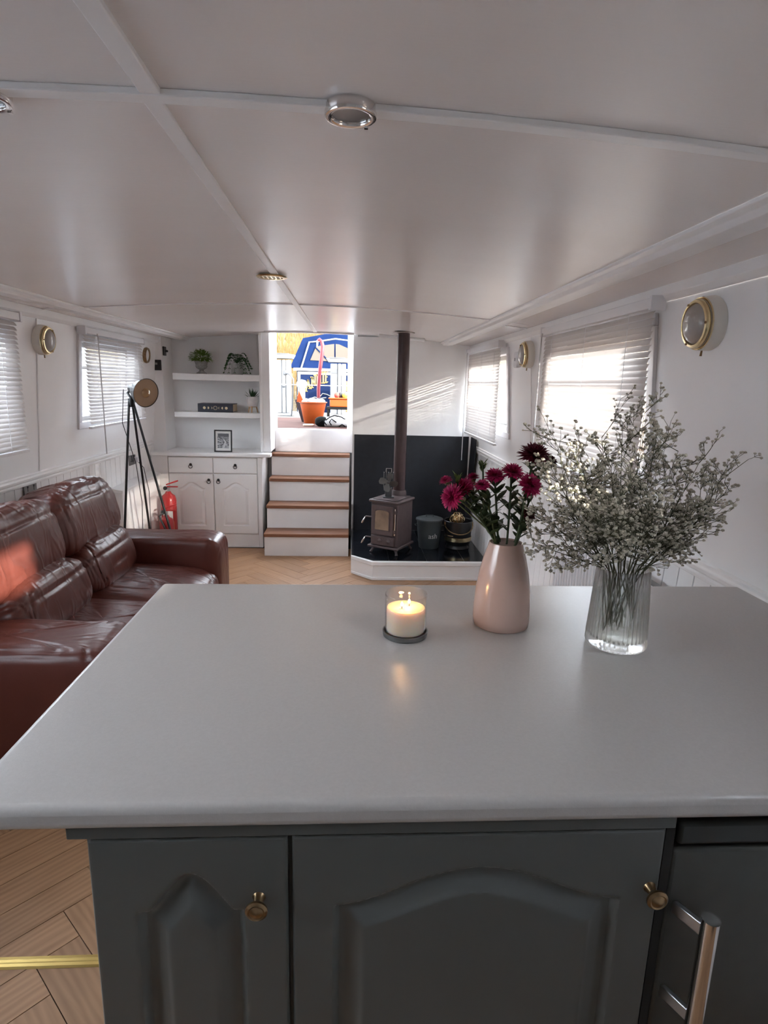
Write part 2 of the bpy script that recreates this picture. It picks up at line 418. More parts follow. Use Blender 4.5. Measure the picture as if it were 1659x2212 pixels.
# dado rails, seam strips, cornice strips
def ystrip(name, prof, y0, y1, label, m=TRIM, smooth=40):
    """profile in x,z extruded along y"""
    o = MB().prism(prof, y0, y1, 'y').build(name, m, smooth=None, bevel=.002); tag(o, label, None, kind='structure'); return o
def dado(X, s):
    p = []
    for z, d in ((.925, .0), (.928, .016), (.940, .018), (.946, .010), (.953, .020), (.966, .020), (.972, .012), (.984, .012), (.988, .0)): p.append((X(z)-s*d, z))
    return p
ystrip('trim_1', dado(XR, 1), Y0, YB, 'moulded dado rail along the right wall')
ystrip('trim_2', dado(XL, -1), Y0, 5.42, 'moulded dado rail along the left wall')
def crown(X, s): return [(X(1.825), 1.825), (X(1.825)-s*.012, 1.825), (X(1.84)-s*.026, 1.843), (X(1.85)-s*.026, zc(X(1.85)-s*.026)-.001), (X(1.9), zc(X(1.9)))]
ystrip('trim_3', crown(XR, 1), Y0, YB, 'slim cornice where right wall meets ceiling')
ystrip('trim_4', crown(XL, -1), Y0, YB, 'slim cornice where left wall meets ceiling')
def cap(x0, x1):                                         # moulded strip on the ceiling
    z = lambda x: zc(x)
    w = x1-x0
    return [(x0, z(x0)), (x0, z(x0)-.010), (x0+.18*w, z(x0)-.014), (x0+.26*w, z(x0)-.028), (x0+.62*w, z(x0)-.030), (x0+.7*w, z(x1)-.018), (x1, z(x1)-.014), (x1, z(x1))]
ystrip('trim_5', cap(.795, .905), Y0, YB, 'stepped moulding along the right side of the ceiling')
ystrip('trim_6', [(2*XC-x, z) for x, z in cap(.815, .93)], Y0, 5.79, 'stepped moulding along the left side of the ceiling')
for nm, X, s, y, lab in (('trim_7', XL, -1, 3.478, 'vertical seam strip on the left wall below the round lamp'), ('trim_8', XR, 1, 3.69, 'vertical seam strip on the right wall below the far lamp')):
    a, b = .985, 1.83; w = .008; d = -s*.006
    mb = MB().hexa([(X(a), y-w, a), (X(a)+d, y-w, a), (X(a)+d, y+w, a), (X(a), y+w, a), (X(b), y-w, b), (X(b)+d, y-w, b), (X(b)+d, y+w, b), (X(b), y+w, b)])
    tag(mb.build(nm, TRIM, bevel=.002), lab, None, kind='structure')
# ceiling: backing sheet + panels + strips
def arc_slab(x0, x1, y0, y1, d0, d1, n=14):
    mb = MB(); xs = [x0+(x1-x0)*i/n for i in range(n+1)]
    poly = [(x, zc(x)+d0) for x in xs]+[(x, zc(x)+d1) for x in reversed(xs)]
    vs_ = []; m = len(poly)
    for y in (y0, y1): vs_ += [(p[0], y, p[1]) for p in poly]
    fs = [(i, (i+1) % m, m+(i+1) % m, m+i) for i in range(m)]
    for o in (0, m):
        for i in range(n): fs.append((o+i, o+i+1, o+m-2-i, o+m-1-i))
    return mb.add(vs_, fs)
ceil = arc_slab(-1.86, 1.22, Y0, 5.40, .010, .05, 24).build('ceiling', DARKV, smooth=30)
tag(ceil, 'low cambered ceiling of glossy pale grey panels', None, kind='structure')
JY = 3.553
for (a, b) in ((Y0, 1.044), (1.044, JY-.003), (JY+.003, 5.40)):
    for (x0, x1) in ((-1.80, XC+.016), (XC+.022, 1.14)):
        arc_slab(x0, x1, a, b, 0, .012, 24).build('ceiling_panel', CEIL, ceil, smooth=30)
for (x0, x1) in ((-1.80, -.745), (.02, 1.14)): arc_slab(x0, x1, 5.40, 5.82, 0, .05, 12).build('ceiling_panel', CEIL, ceil, smooth=30)
def ctag(o, lab): return tag(o, lab, None, kind='structure')
ctag(arc_slab(-1.5, .80, 1.030, 1.060, -.011, 0, 24).build('trim_9', TRIM, smooth=30, bevel=.002), 'flat batten across the ceiling carrying the round lights')
ctag(arc_slab(-.325, -.294, Y0, 1.029, -.010, 0, 2).build('trim_10', TRIM, bevel=.002), 'lengthwise ceiling batten above the worktop')
ctag(arc_slab(-.333, -.303, 1.061, 5.40, -.006, 0, 2).build('trim_11', TRIM, bevel=.0015), 'lengthwise ceiling batten running to the hatch')
ctag(arc_slab(-1.5, -.334, 3.545, 3.560, -.006, 0, 24).build('trim_16', TRIM, smooth=30), 'thin batten across the left of the ceiling near the vent')
ctag(arc_slab(-.302, .80, 3.545, 3.560, -.006, 0, 24).build('trim_17', TRIM, smooth=30), 'thin batten across the right of the ceiling near the vent')
ctag(arc_slab(-1.69, -1.61, 3.49, 3.505, -.006, 0, 4).build('trim_18', TRIM), 'short batten on the ceiling margin above the left round lamp')
ctag(arc_slab(.905, 1.06, 3.69, 3.705, -.006, 0, 4).build('trim_19', TRIM), 'short batten on the ceiling margin above the far right round lamp')
ctag(arc_slab(-.76, .02, 5.385, 5.425, -.014, .05, 8).build('trim_12', TRIM, bevel=.002), 'thin lip at the ceiling edge above the hatch')
# far end: stove wall, niche, hatch bulkhead
wb = MB()
wb.box(.015, 1.26, YB, YB+.05, 0, 1.93)
wb.box(.015, .055, YB+.05, YX, 0, 2.0)
tag(wb.build('wall_back', WALL), 'white wall behind the stove', None, kind='structure')
nb = MB()
nb.box(-1.90, -.80, 5.80, 5.84, .88, 1.96)
nb.box(-1.90, -1.672, YB, 5.80, .88, 1.9)
tag(nb.build('wall_niche', WALL), 'recessed white wall behind the floating shelves', None, kind='structure')
tag(MB().box(-.808, -.732, YB, YX, .882, 1.945).build('trim_13', TRIM, bevel=.004), 'white post between shelf recess and hatch', None, kind='structure')
tag(MB().box(-.822, -.800, 5.485, 5.5, .882, 1.94).build('trim_14', TRIM, bevel=.002), 'narrow strip edging the shelf recess', None, kind='structure')
ob = MB()
ob.box(-1.95, -.722, YX, YX+.05, -.06, 2.12); ob.box(-.036, 1.35, YX, YX+.05, -.06, 2.12); ob.box(-.722, -.036, YX, YX+.05, -.06, 1.072)
ob.box(-1.95, -.76, 5.40, YX+.05, 2.05, 2.12); ob.box(.02, 1.35, 5.40, YX+.05, 2.05, 2.12)
ob.box(-1.95, 1.35, 5.41, 5.425, 1.96, 2.06); ob.box(-.76, .02, 5.40, 5.64, 2.05, 2.12)  # roof left open above the steps, added to bring in more skylight
tag(ob.build('wall_front', WALL), 'white end bulkhead with the open hatch', None, kind='structure')
tag(MB().box(-.732, .015, 5.83, YX, .853, 1.072).build('trim_15', TRIM, bevel=.003), 'white riser board under the hatch sill', None, kind='structure')
kb = MB().box(-1.9, 1.3, Y0-.05, Y0, -.06, 2.0)
tag(kb.build('wall_kitchen', WALL), 'end wall of the galley', None, kind='structure')

# windows
def window(n, X, s, h, label):
    y0, y1, z0, z1 = h; root = thing(f'window_{n}', (X(z0), (y0+y1)/2, z0), label, None, kind='structure')
    def ring(mb, e, w, da, db):
        def q(ya, yb, za, zb):
            mb.hexa([(X(za)+da, ya, za), (X(za)+db, ya, za), (X(za)+db, yb, za), (X(za)+da, yb, za), (X(zb)+da, ya, zb), (X(zb)+db, ya, zb), (X(zb)+db, yb, zb), (X(zb)+da, yb, zb)])
        q(y0-e, y1+e, z1+e-w, z1+e); q(y0-e, y1+e, z0-e, z0-e+w); q(y0-e, y0-e+w, z0-e+w, z1+e-w); q(y1+e-w, y1+e, z0-e+w, z1+e-w)
    mb = MB(); ring(mb, .045, .045, -s*.014, 0); mb.build('liner', PLAS, root, bevel=.003)
    mb = MB(); ring(mb, .0, .03, s*.045, s*.07); mb.build('frame', mat('window_aluminium', (.35, .33, .31), .4, metal=.6), root)
    d = s*.055
    MB().hexa([(X(z0)+d, y0+.03, z0+.03), (X(z0)+d+.003, y0+.03, z0+.03), (X(z0)+d+.003, y1-.03, z0+.03), (X(z0)+d, y1-.03, z0+.03), (X(z1)+d, y0+.03, z1-.03), (X(z1)+d+.003, y0+.03, z1-.03), (X(z1)+d+.003, y1-.03, z1-.03), (X(z1)+d, y1-.03, z1-.03)]).build('pane', PANE, root)
    # hopper transom bar
    if z1-z0 > .4:
        zt = z1-.17
        MB().hexa([(X(zt)+s*.045, y0, zt), (X(zt)+s*.065, y0, zt), (X(zt)+s*.065, y1, zt), (X(zt)+s*.045, y1, zt), (X(zt)+s*.045, y0, zt+.02), (X(zt)+s*.065, y0, zt+.02), (X(zt)+s*.065, y1, zt+.02), (X(zt)+s*.045, y1, zt+.02)]).build('transom', MATS['window_aluminium'], root)
window(1, XR, 1, WR[0], 'framed window behind the large blind on the right wall')
window(2, XR, 1, WR[1], 'framed window behind the blind beside the stove')
window(3, XL, -1, WL[0], 'framed window behind the blind on the left wall')
window(4, XL, -1, WL[1], 'framed window behind the blind above the sofa')
window(5, XR, 1, WR[2], 'small unseen galley window added on the right wall for the sun patch on the sofa')  # added out of view, sized to throw sun onto the sofa
window(6, XL, -1, WL[2], 'unseen galley window added on the left wall to brighten the room')  # added out of view so that more skylight fills the room

# blinds
def blind(s, xp, y0, y1, zt, zb, tilt, label, wand_y, wand_l, cords, tiltdrop=0.):
    root = thing('venetian_blind', (xp, (y0+y1)/2, zb), label, 'blind')
    MB().box(xp-.022, xp+.022, y0, y1, zt-.038, zt).build('headrail', PLAS, root, bevel=.003)
    for yy in (y0-.012, y1-.006): MB().box(xp-.027, xp+.027, yy, yy+.018, zt-.044, zt+.006).build('bracket', PLAS, root, bevel=.002)
    # slat: slightly crowned strip along y
    W = .0125; n = 4; L = (y1-y0)/2-.012; vs_ = []
    for yy in (-L, L):
        for i in range(n+1):
            u = -1+2*i/n; vs_.append((u*W*math.cos(tilt)-math.sin(tilt)*.0022*(1-u*u), yy, u*W*math.sin(tilt)+math.cos(tilt)*.0022*(1-u*u)))
    me = MB().add(vs_, [(i, i+1, n+1+i+1, n+1+i) for i in range(n)]).mesh('slat', SLAT, smooth=60, recalc=False)
    z = zt-.055; k = 0
    zend = zb+.03
    N = int((z-zend)/.0225)
    for k in range(N+1):
        inst(me, 'slat', root, (xp+rnd.uniform(-.0007, .0007), (y0+y1)/2, z-k*.0225), (rnd.uniform(-.0015, .0015)-tiltdrop*k/N, rnd.uniform(-.03, .03), 0))
    br = MB().box(xp-.012, xp+.012, y0+.012, y1-.012, zb, zb+.016)
    br.build('bottom_rail', PLAS, root, bevel=.003)
    for yy in cords:
        for dx in (-.0135, .0135): MB().tube([(xp+dx, yy, zt-.04), (xp+dx, yy, zb+.01)], .0009, 5).build('ladder_cord', PLAS, root)
    if wand_l:
        MB().tube([(xp-s*.03, wand_y, zt-.03), (xp-s*.034, wand_y, zt-.05), (xp-s*.036, wand_y, zt-.03-wand_l)], [.003, .004, .004], 8).build('wand', mat('clear_wand', (.55, .54, .54), .2, coat=.5), root, smooth=40)
    return root
b1 = blind(1, 1.052, 2.10, 3.31, 1.838, 1.13, math.radians(67), 'large white venetian blind glowing behind the gypsophila', 3.26, .62, (2.28, 2.7, 3.15))
b2 = blind(1, 1.052, 4.27, 5.44, 1.838, 1.10, math.radians(72), 'white venetian blind on the right wall beside the stove', 5.36, .95, (4.42, 4.85, 5.28))
b3 = blind(-1, -1.682, 3.95, 5.02, 1.826, 1.19, math.radians(-52), 'white venetian blind on the left wall beside the tripod lamp', 4.10, .78, (4.1, 4.48, 4.88))
b4 = blind(-1, -1.682, 2.10, 3.20, 1.826, 1.13, math.radians(-52), 'white venetian blind above the sofa, cut by the left edge', 2.3, .5, (2.3, 2.65, 3.02))

# ------------------------------------------------------------------ round wall lamps, ceiling lights, vent
def wall_lamp(X, s, y, z, label, dark=False):
    x = X(z); root = thing('bulkhead_light', (x, y, z), label, 'wall light', 'round bulkhead lights on the side walls')
    tilt = math.atan(.075)
    R = Matrix.Translation((x, y, z)) @ Matrix.Rotation(-s*PI/2-s*tilt, 4, 'Y')
    MB(R).lathe([(.0, 0), (.078, 0), (.081, .006), (.080, .034), (.074, .044), (.05, .046), (0, .046)], 40).build('base', CREAMP, root, smooth=35)
    MB(R).lathe([(.064, .044), (.071, .047), (.073, .053), (.069, .060), (.062, .061), (.059, .056), (.060, .046)], 40, closed=True).build('rim', BRASS, root, smooth=50)
    MB(R).lathe([(.074, .040), (.078, .042), (.077, .046), (.073, .045)], 40, closed=True).build('rim', BRASS, root, smooth=50)
    MB(R).lathe([(.061, .050), (.055, .062), (.040, .071), (.020, .0755), (0, .077)], 32, rib=lambda a, r, z_: 1+.012*math.cos(24*a)).build('lens', FROST, root, smooth=60)
    MB().tube([(x-s*.022, y, z-.078), (x-s*.024, y, z-.098)], [.0028, .0036], 8).build('toggle', OLDBR, root)
    for a in (.5, 2.6, 4.7): MB(R).lathe([(0, .058), (.004, .058), (.004, .0625), (0, .064)], 8, c=(.066*math.cos(a), .066*math.sin(a), 0)).build('screw', OLDBR, root)
wall_lamp(XR, 1, 1.83, 1.728, 'large round brass-rimmed bulkhead light nearest on the right wall')
wall_lamp(XR, 1, 3.69, 1.722, 'round brass-rimmed bulkhead light between the two right-hand blinds')
wall_lamp(XL, -1, 3.50, 1.716, 'round brass-rimmed bulkhead light on the left wall between two blinds')
def gauge():
    x = XL(1.71); root = thing('wall_gauge', (x, 5.23, 1.71), 'small round white-faced dial with dark rim near the left wall corner', 'gauge')
    R = Matrix.Translation((x, 5.23, 1.71)) @ Matrix.Rotation(PI/2+.075, 4, 'Y')
    MB(R).lathe([(0, 0), (.062, 0), (.066, .012), (.06, .026), (.050, .026), (.048, .014)], 32).build('case', OLDBR, root, smooth=40)
    MB(R).lathe([(0, .0135), (.048, .0135), (.048, .016), (0, .016)], 32).build('dial', WPAPER, root)
gauge()
def ceiling_light(x, y, label):
    z = zc(x)-.0005; root = thing('ceiling_light', (x, y, z), label, 'ceiling light', 'round chrome ceiling lights')
    R = Matrix.Translation((x, y, z)) @ Matrix.Rotation(PI, 4, 'X')
    MB(R).lathe([(.0, 0), (.040, 0), (.0415, .003), (.0415, .014), (.040, .0175), (.036, .0185), (.0315, .017), (.030, .013), (.030, .008), (0, .008)], 48).build('ring', CHROME, root, smooth=35)
    MB(R).lathe([(.0, .009), (.0295, .009), (.0295, .012), (.018, .0132), (0, .0136)], 32).build('lens', FROSTD, root, smooth=40)
    MB(R).box(.022, .028, -.034, -.028, .016, .020).build('catch', CHROME, root)
ceiling_light(-.006, 1.046, 'round chrome ceiling light with dark lens above the worktop')
ceiling_light(-.574, 1.06, 'round chrome ceiling light cut by the left edge')
def vent():
    x, y = -.335, 2.63; z = zc(x)-.006; root = thing('ceiling_vent', (x, y, z), 'round brass ceiling vent with pierced grille', 'vent')
    R = Matrix.Translation((x, y, z)) @ Matrix.Rotation(PI, 4, 'X')
    MB(R).lathe([(.045, 0), (.062, 0), (.064, .003), (.060, .006), (.046, .006)], 40, closed=True).build('rim', BRASS, root, smooth=40)
    MB(R).lathe([(0, -.001), (.046, -.001), (.046, .001), (0, .001)], 32).build('recess', DARKV, root)
    for k in range(5):
        u = -.034+.017*k; h = math.sqrt(.046**2-u*u)
        MB(R).box(u-.003, u+.003, -h, h, .001, .005).build('grille_bar', BRASS, root)
    for k in range(3):
        u = -.022+.022*k; h = math.sqrt(.046**2-u*u)
        MB(R).box(-h, h, u-.003, u+.003, .001, .004).build('grille_bar', BRASS, root)
vent()
# sensor on right wall
x = XR(1.698); root = thing('alarm_sensor', (x, 3.955, 1.698), 'small white rectangular alarm on the right wall beside a round light', 'sensor')
MB().box(x-.03, x+.004, 3.915, 3.995, 1.648, 1.750).build('case', PLAS, root, bevel=.01, seg=3)
MB().box(x-.033, x-.030, 3.945, 3.965, 1.69, 1.71).build('button', mat('grey_button', (.4, .4, .42), .4), root, bevel=.002)

# ------------------------------------------------------------------ island: worktop, cabinet, fridge
wt = MB().box(-.517, 1.148, .70, 1.602, .930, .967)
tag(wt.build('worktop', WORK, bevel=.012, seg=4, base=(.3, 1.15, .93)), 'pale grey laminate island worktop with rounded edge', 'worktop')
def heightdoor(w, h, arch, depth_fn, nx, nz, thick=.018, edge=.006):
    """front face (towards -y) as a relief grid from 0..w, 0..h ; returns verts/faces with closing sides"""
    xs = sorted(set([i*w/nx for i in range(nx+1)]+[edge, w-edge])); zs = sorted(set([i*h/nz for i in range(nz+1)]+[edge, h-edge]))
    vs_ = []; X_, Z_ = len(xs), len(zs)
    for z in zs:
        for x_ in xs:
            e = min(x_, w-x_, z, h-z); d = 0
            if e < edge: d = (1-math.sqrt(max(0, 1-(1-e/edge)**2)))*edge*.8
            d += depth_fn(x_, z)
            vs_.append((x_, d, z))
    fs = [(j*X_+i, j*X_+i+1, (j+1)*X_+i+1, (j+1)*X_+i) for j in range(Z_-1) for i in range(X_-1)]
    rim = [i for i in range(X_)]+[j*X_+X_-1 for j in range(1, Z_)]+[(Z_-1)*X_+i for i in range(X_-2, -1, -1)]+[j*X_ for j in range(Z_-2, 0, -1)]
    o = len(vs_)
    for i in rim: vs_.append((vs_[i][0], thick, vs_[i][2]))
    m = len(rim)
    fs += [(rim[k], o+k, o+(k+1) % m, rim[(k+1) % m]) for k in range(m)]
    fs.append(tuple(range(o, o+m)))
    return vs_, fs
def relief(w, h, mx, mb_, mt, rise, sh, gw, dp, ex=1.5):
    """raised panel with cathedral arch top; depth from the true distance to the outline"""
    import numpy as np
    a = w/2-mx; zs = h-mt-rise
    def top(u):
        t = abs(u)/a
        if t > 1-sh: return zs
        q = t/(1-sh); return zs+rise*math.cos(PI/2*min(1., q))**ex
    us = np.linspace(-a, a, 161)
    out = [(u, top(u)) for u in us]+[(a, z) for z in np.linspace(zs, mb_, 140)[1:]]+[(u, mb_) for u in np.linspace(a, -a, 60)[1:]]+[(-a, z) for z in np.linspace(mb_, zs, 140)[1:-1]]
    O = np.array(out)
    def fn(x_, z):
        u = x_-w/2
        if abs(u) >= a or z <= mb_ or z >= top(u): return 0
        d = math.sqrt(float(((O[:, 0]-u)**2+(O[:, 1]-z)**2).min()))
        if d < .26*gw: q = d/(.26*gw); return dp*(.5-.5*math.cos(PI*q))
        if d < .45*gw: return dp
        if d < gw: q = (d-.45*gw)/(.55*gw); return dp*(1-q*.82)
        if d < gw*1.06: return dp*.18*(1-(d-gw)/(.06*gw))-.0003
        return -.0003
    return fn
ic = thing('island_cabinet', (.05, .74, 0), 'sage grey island cabinet with two arched panel doors', 'cabinet')
MB().box(-.345, .470, .735, 1.34, .10, .929).build('carcass', SAGE, ic)
MB().box(-.33, .455, .78, 1.30, 0, .10).build('plinth', SAGE, ic)
MB().box(-.378, .474, .712, .735, .908, .929).build('top_rail', SAGE, ic, bevel=.002)
for (x0, x1, par, knob) in ((-.354, -.081, dict(mx=.060, mb_=.07, mt=.056, rise=.062, sh=.20, gw=.041, dp=.012, ex=1.15), (-.122, .805)),
                            (-.075, .464, dict(mx=.058, mb_=.07, mt=.056, rise=.058, sh=.05, gw=.041, dp=.012, ex=1.6), (.449, .806))):
    w, h = x1-x0, .786
    vs_, fs = heightdoor(w, h, None, relief(w, h, **par), int(w/.0032), int(h/.004))
    d = MB(Matrix.Translation((x0, .715, .118))).add(vs_, fs).build('door', SAGE, ic, smooth=35, recalc=True)
    R = Matrix.Translation((knob[0], .716, knob[1])) @ Matrix.Rotation(PI/2, 4, 'X')
    MB(R).lathe([(0, 0), (.010, 0), (.0075, .004), (.006, .012), (.012, .018), (.0155, .022), (.0155, .025), (.012, .028), (.010, .027), (.006, .030), (0, .031)], 28).build('knob', OLDBR, d, smooth=40)
fr = thing('fridge', (.76, .76, 0), 'dark silver under-counter fridge with a bar handle', 'fridge')
MB().box(.492, 1.03, .775, 1.30, .02, .875).build('body', FRIDGET, fr, bevel=.006)
MB().box(.496, 1.035, .735, 1.30, .858, .897).build('top_lid', FRIDGET, fr, bevel=.006)
fd = MB().box(.490, 1.035, .735, .773, .10, .852).build('door', FRIDGE, fr, bevel=.006, seg=3)
MB().box(.50, 1.03, .80, 1.29, 0, .09).build('kick_plate', BLACKP, fr)
MB().tube([(.529, .685, .778), (.529, .685, .36)], .0125, 20).build('handle_bar', CHROME, fd, smooth=40)
for z in (.750, .592, .39): MB().hexa([(.500, .7352, z-.011), (.509, .7352, z-.011), (.534, .690, z-.011), (.524, .690, z-.011), (.500, .7352, z+.011), (.509, .7352, z+.011), (.534, .690, z+.011), (.524, .690, z+.011)]).build('handle_bracket', STEEL, fd, bevel=.002)
tag(MB().box(.475, .489, .735, 1.34, 0, .929).build('gap_sheet', DARKV, base=(.48, 1.0, 0)), 'dark sheet filling the gap between island cabinet and fridge', 'panel')  # void-dark sheet fills the gap beside the fridge
tag(
    MB().prism([(1.312, .0005), (1.316, .005), (1.324, .0055), (1.326, .0075), (1.334, .0075), (1.336, .0055), (1.344, .005), (1.348, .0005)], -1.79, -.30, 'x').build('threshold_strip', GOLDSTRIP, base=(-1.0, 1.33, 0)),
    'ribbed gold metal threshold strip across the wooden floor', 'threshold')

# ------------------------------------------------------------------ sofa
def nz3(p, sc, seed=0): return noise.noise(Vector((p[0]*sc[0]+seed, p[1]*sc[1]+seed*1.7, p[2]*sc[2]-seed)))
def crease(p, sc, seed): return 1-2*abs(nz3(p, sc, seed))
sofa = thing('sofa', (-1.26, 2.86, 0), 'dark brown leather two seat sofa with padded headrests', 'sofa')
def cushion(name, c, s, e1, e2, rot=None, seed=0, amp=.006, sc=(6, 6, 6), seam=None, nu=120, nv=72, extra=None):
    def dsp(p):
        n = p.normalized()
        a = 1.2*amp*nz3(p, sc, seed)-amp*2.6*max(0, crease(p, (sc[0]*1.5, sc[1]*1.9, sc[2]*1.2), seed+5)-.72)-amp*1.4*max(0, crease(p, (sc[0]*3, sc[1]*4.2, sc[2]*2.2), seed+15)-.7)
        if seam:
            for ax, v, wdt in seam:
                q = (p[ax]-v)/wdt
                if abs(q) < 1: a -= .008*(1-q*q)
        if extra: p = extra(p)
        return p+n*a
    vs_, fs = superq(c, s, e1, e2, nu, nv, dsp, rot)
    return MB().add(vs_, fs).build(name, LEATHER, sofa, smooth=80)
RY = lambda a: Matrix.Rotation(a, 3, 'Y')
MB().box(-1.70, -.84, 2.0, 3.72, .05, .26).build('base', LEATHER, sofa, bevel=.03, seg=4)
MB().box(-1.755, -1.54, 1.98, 3.72, .06, .74).build('back_frame', LEATHER, sofa, bevel=.05, seg=4)
for yy in (2.05, 3.68):
    for xx in (-1.68, -.88): MB().lathe([(0, 0), (.022, 0), (.026, .055), (0, .055)], 12, c=(xx, yy, 0)).build('foot', BLACKP, sofa)
def armx(p): p = p.copy(); p.z -= .05*max(0, -p.x)**2; return p
cushion('arm', (-1.245, 2.095, .300), (.46, .168, .296), .22, .22, seed=3, amp=.008, sc=(6, 3, 3), seam=[(2, .12, .012)])
cushion('arm', (-1.245, 3.640, .295), (.465, .145, .290), .22, .22, seed=11, amp=.005, sc=(7, 4, 4), seam=[(2, .13, .01)])
def droop(p):
    p = p.copy(); t = max(0, (p.x-.10)/.26); p.z -= .03*t*t; return p
for k, yc in enumerate((2.585, 3.185)):
    cushion('seat_cushion', (-1.115, yc, .335), (.355, .312, .118), .42, .30, rot=RY(.06), seed=20+k*9, amp=.010, sc=(3.5, 6, 4), extra=droop)
for k, yc in enumerate((2.565, 3.19)):
    cushion('lumbar_cushion', (-1.39, yc, .535), (.135, .315, .150), .6, .34, rot=RY(-.30), seed=41+k*7, amp=.012, sc=(4, 9, 4), seam=[(2, .05, .014)])
for k, yc in enumerate((2.52, 3.20)):
    cushion('head_cushion', (-1.505, yc+.01, .775), (.145, .350, .195), .58, .36, rot=RY(-.26), seed=60+k*13, amp=.012, sc=(4, 7, 5), seam=[(2, .095, .012), (1, -.12+.02*k, .01)])

# ------------------------------------------------------------------ left wall items
def socket(y, z, label, plug=False):
    x = XL(z)+.0005; root = thing('double_socket', (x, y, z), label, 'socket', 'metal double sockets on the boarded wall')
    MB().box(x, x+.010, y-.066, y+.066, z-.040, z+.040).build('plate', mat('socket_metal', (.22, .22, .22), .35, metal=.8), root, bevel=.003)
    for dy in (-.032, .032):
        for (a, b, w, h) in ((0, .014, .004, .009), (-.012, -.006, .009, .004), (.012, -.006, .009, .004)):
            MB().box(x+.010, x+.0108, y+dy+a-w, y+dy+a+w, z+b-h, z+b+h).build('pin_slot', BLACKP, root)
        MB().box(x+.010, x+.014, y+dy-.006, y+dy+.006, z+.024, z+.036).build('rocker', BLACKP, root, bevel=.001)
socket(3.356, .888, 'metal double socket on the boarding above the sofa')
socket(4.93, .865, 'metal double socket with white plug behind the tripod lamp')
x = XL(.86)+.011
tag(MB().box(x+.0005, x+.035, 4.945, 4.985, .842, .888).build('plug', PLAS, base=(x, 4.965, .86), bevel=.006), 'white plug pushed into the far wall socket', 'plug')
bx = thing('boxed_ledge', (-1.74, 4.85, 0), 'low white boxed-in ledge along the left wall behind the tripod lamp', 'boxing')
MB().box(-1.782, -1.705, 4.47, 5.36, 0, .675).build('body', JOIN, bx, bevel=.003)
MB().hexa([(-1.786, 4.455, .677), (-1.695, 4.455, .677), (-1.695, 5.36, .677), (-1.786, 5.36, .677), (-1.786, 4.455, .712), (-1.695, 4.455, .695), (-1.695, 5.36, .695), (-1.786, 5.36, .712)]).build('lid', TRIM, bx, bevel=.003)
# black control panel and switch at the recess
cp = thing('control_panel', (-1.726, 5.498, 1.635), 'small black control panel on the post left of the shelves', 'panel')
MB().box(-1.778, -1.678, 5.486, 5.4995, 1.592, 1.682).build('face', BLACKP, cp, bevel=.004)
MB().box(-1.75, -1.71, 5.4850, 5.4862, 1.640, 1.658).build('print_mark', mat('grey_print', (.35, .34, .30), .5), cp)
sw = thing('switch', (-1.67, 5.56, 1.76), 'black wall switch in the shelf recess near the ceiling', 'switch')
MB().box(-1.6715, -1.660, 5.525, 5.60, 1.722, 1.800).build('plate', BLACKP, sw, bevel=.003)
MB().box(-1.660, -1.635, 5.555, 5.572, 1.752, 1.770).build('lever', BLACKP, sw, bevel=.004)

# tripod lamp
tl = thing('tripod_lamp', (-1.50, 4.4, 0), 'black tripod floor lamp with copper-lined dome shade', 'floor lamp')
hub = Vector((-1.575, 4.42, 1.345))
for ft, tp in (((-1.632, 4.16, 0), (-.012, -.008, .03)), ((-1.60, 4.78, 0), (0, .012, .02)), ((-1.235, 4.36, 0), (.014, -.002, .0))):
    MB().tube([ft, hub+Vector(tp)], .0085, 12).build('leg', BLACK, tl, smooth=40)
MB().lathe([(0, -.03), (.022, -.028), (.024, .02), (.014, .035), (0, .035)], 20, c=hub).build('hub', BLACK, tl, smooth=40)
ax = Vector((.80, -.58, -.16)).normalized(); zq = ax.to_track_quat('Z', 'Y').to_matrix().to_4x4()
MB().tube([hub+Vector((0, 0, .03)), hub+Vector((-.03, .02, .07)), pt(316, 849, 4.36)-ax*.165], .009, 12).build('neck', BLACK, tl, smooth=40)
R = Matrix.Translation(pt(316, 849, 4.36)-ax*.178) @ zq @ Matrix.Diagonal((.93, .93, 1.24, 1))
shade = MB(R).lathe([(.0, -.005), (.026, -.004), (.036, .010), (.040, .035), (.062, .06), (.090, .095), (.108, .140), (.110, .1425), (.108, .1435), (.105, .140), (.087, .098), (.059, .064), (.036, .042), (.0, .04)], 48).build('shade', BLACK, tl, smooth=50)
MB(R).lathe([(.1045, .1405), (.0865, .0985), (.0585, .0645), (.0355, .043), (0, .041)], 48).build('lining', COPPER, shade, smooth=50)
MB(R).lathe([(.014, .042), (.018, .06), (.036, .085), (.045, .115), (.036, .145), (.018, .158), (0, .162)], 32).build('bulb', BULB, shade, smooth=60)
MB().tube([(-1.63, 4.43, 1.44), (-1.66, 4.45, 1.2), (-1.60, 4.5, .9), (-1.58, 4.52, .6), (-1.60, 4.55, .3), (-1.57, 4.5, .06), (-1.60, 4.7, .012), (-1.655, 4.9, .012), (-1.672, 4.955, .2), (-1.67, 4.96, .6), (-1.705, 4.965, .80), (-1.752, 4.965, .852)], .003, 6).build('cord', BLACKP, tl, smooth=50)

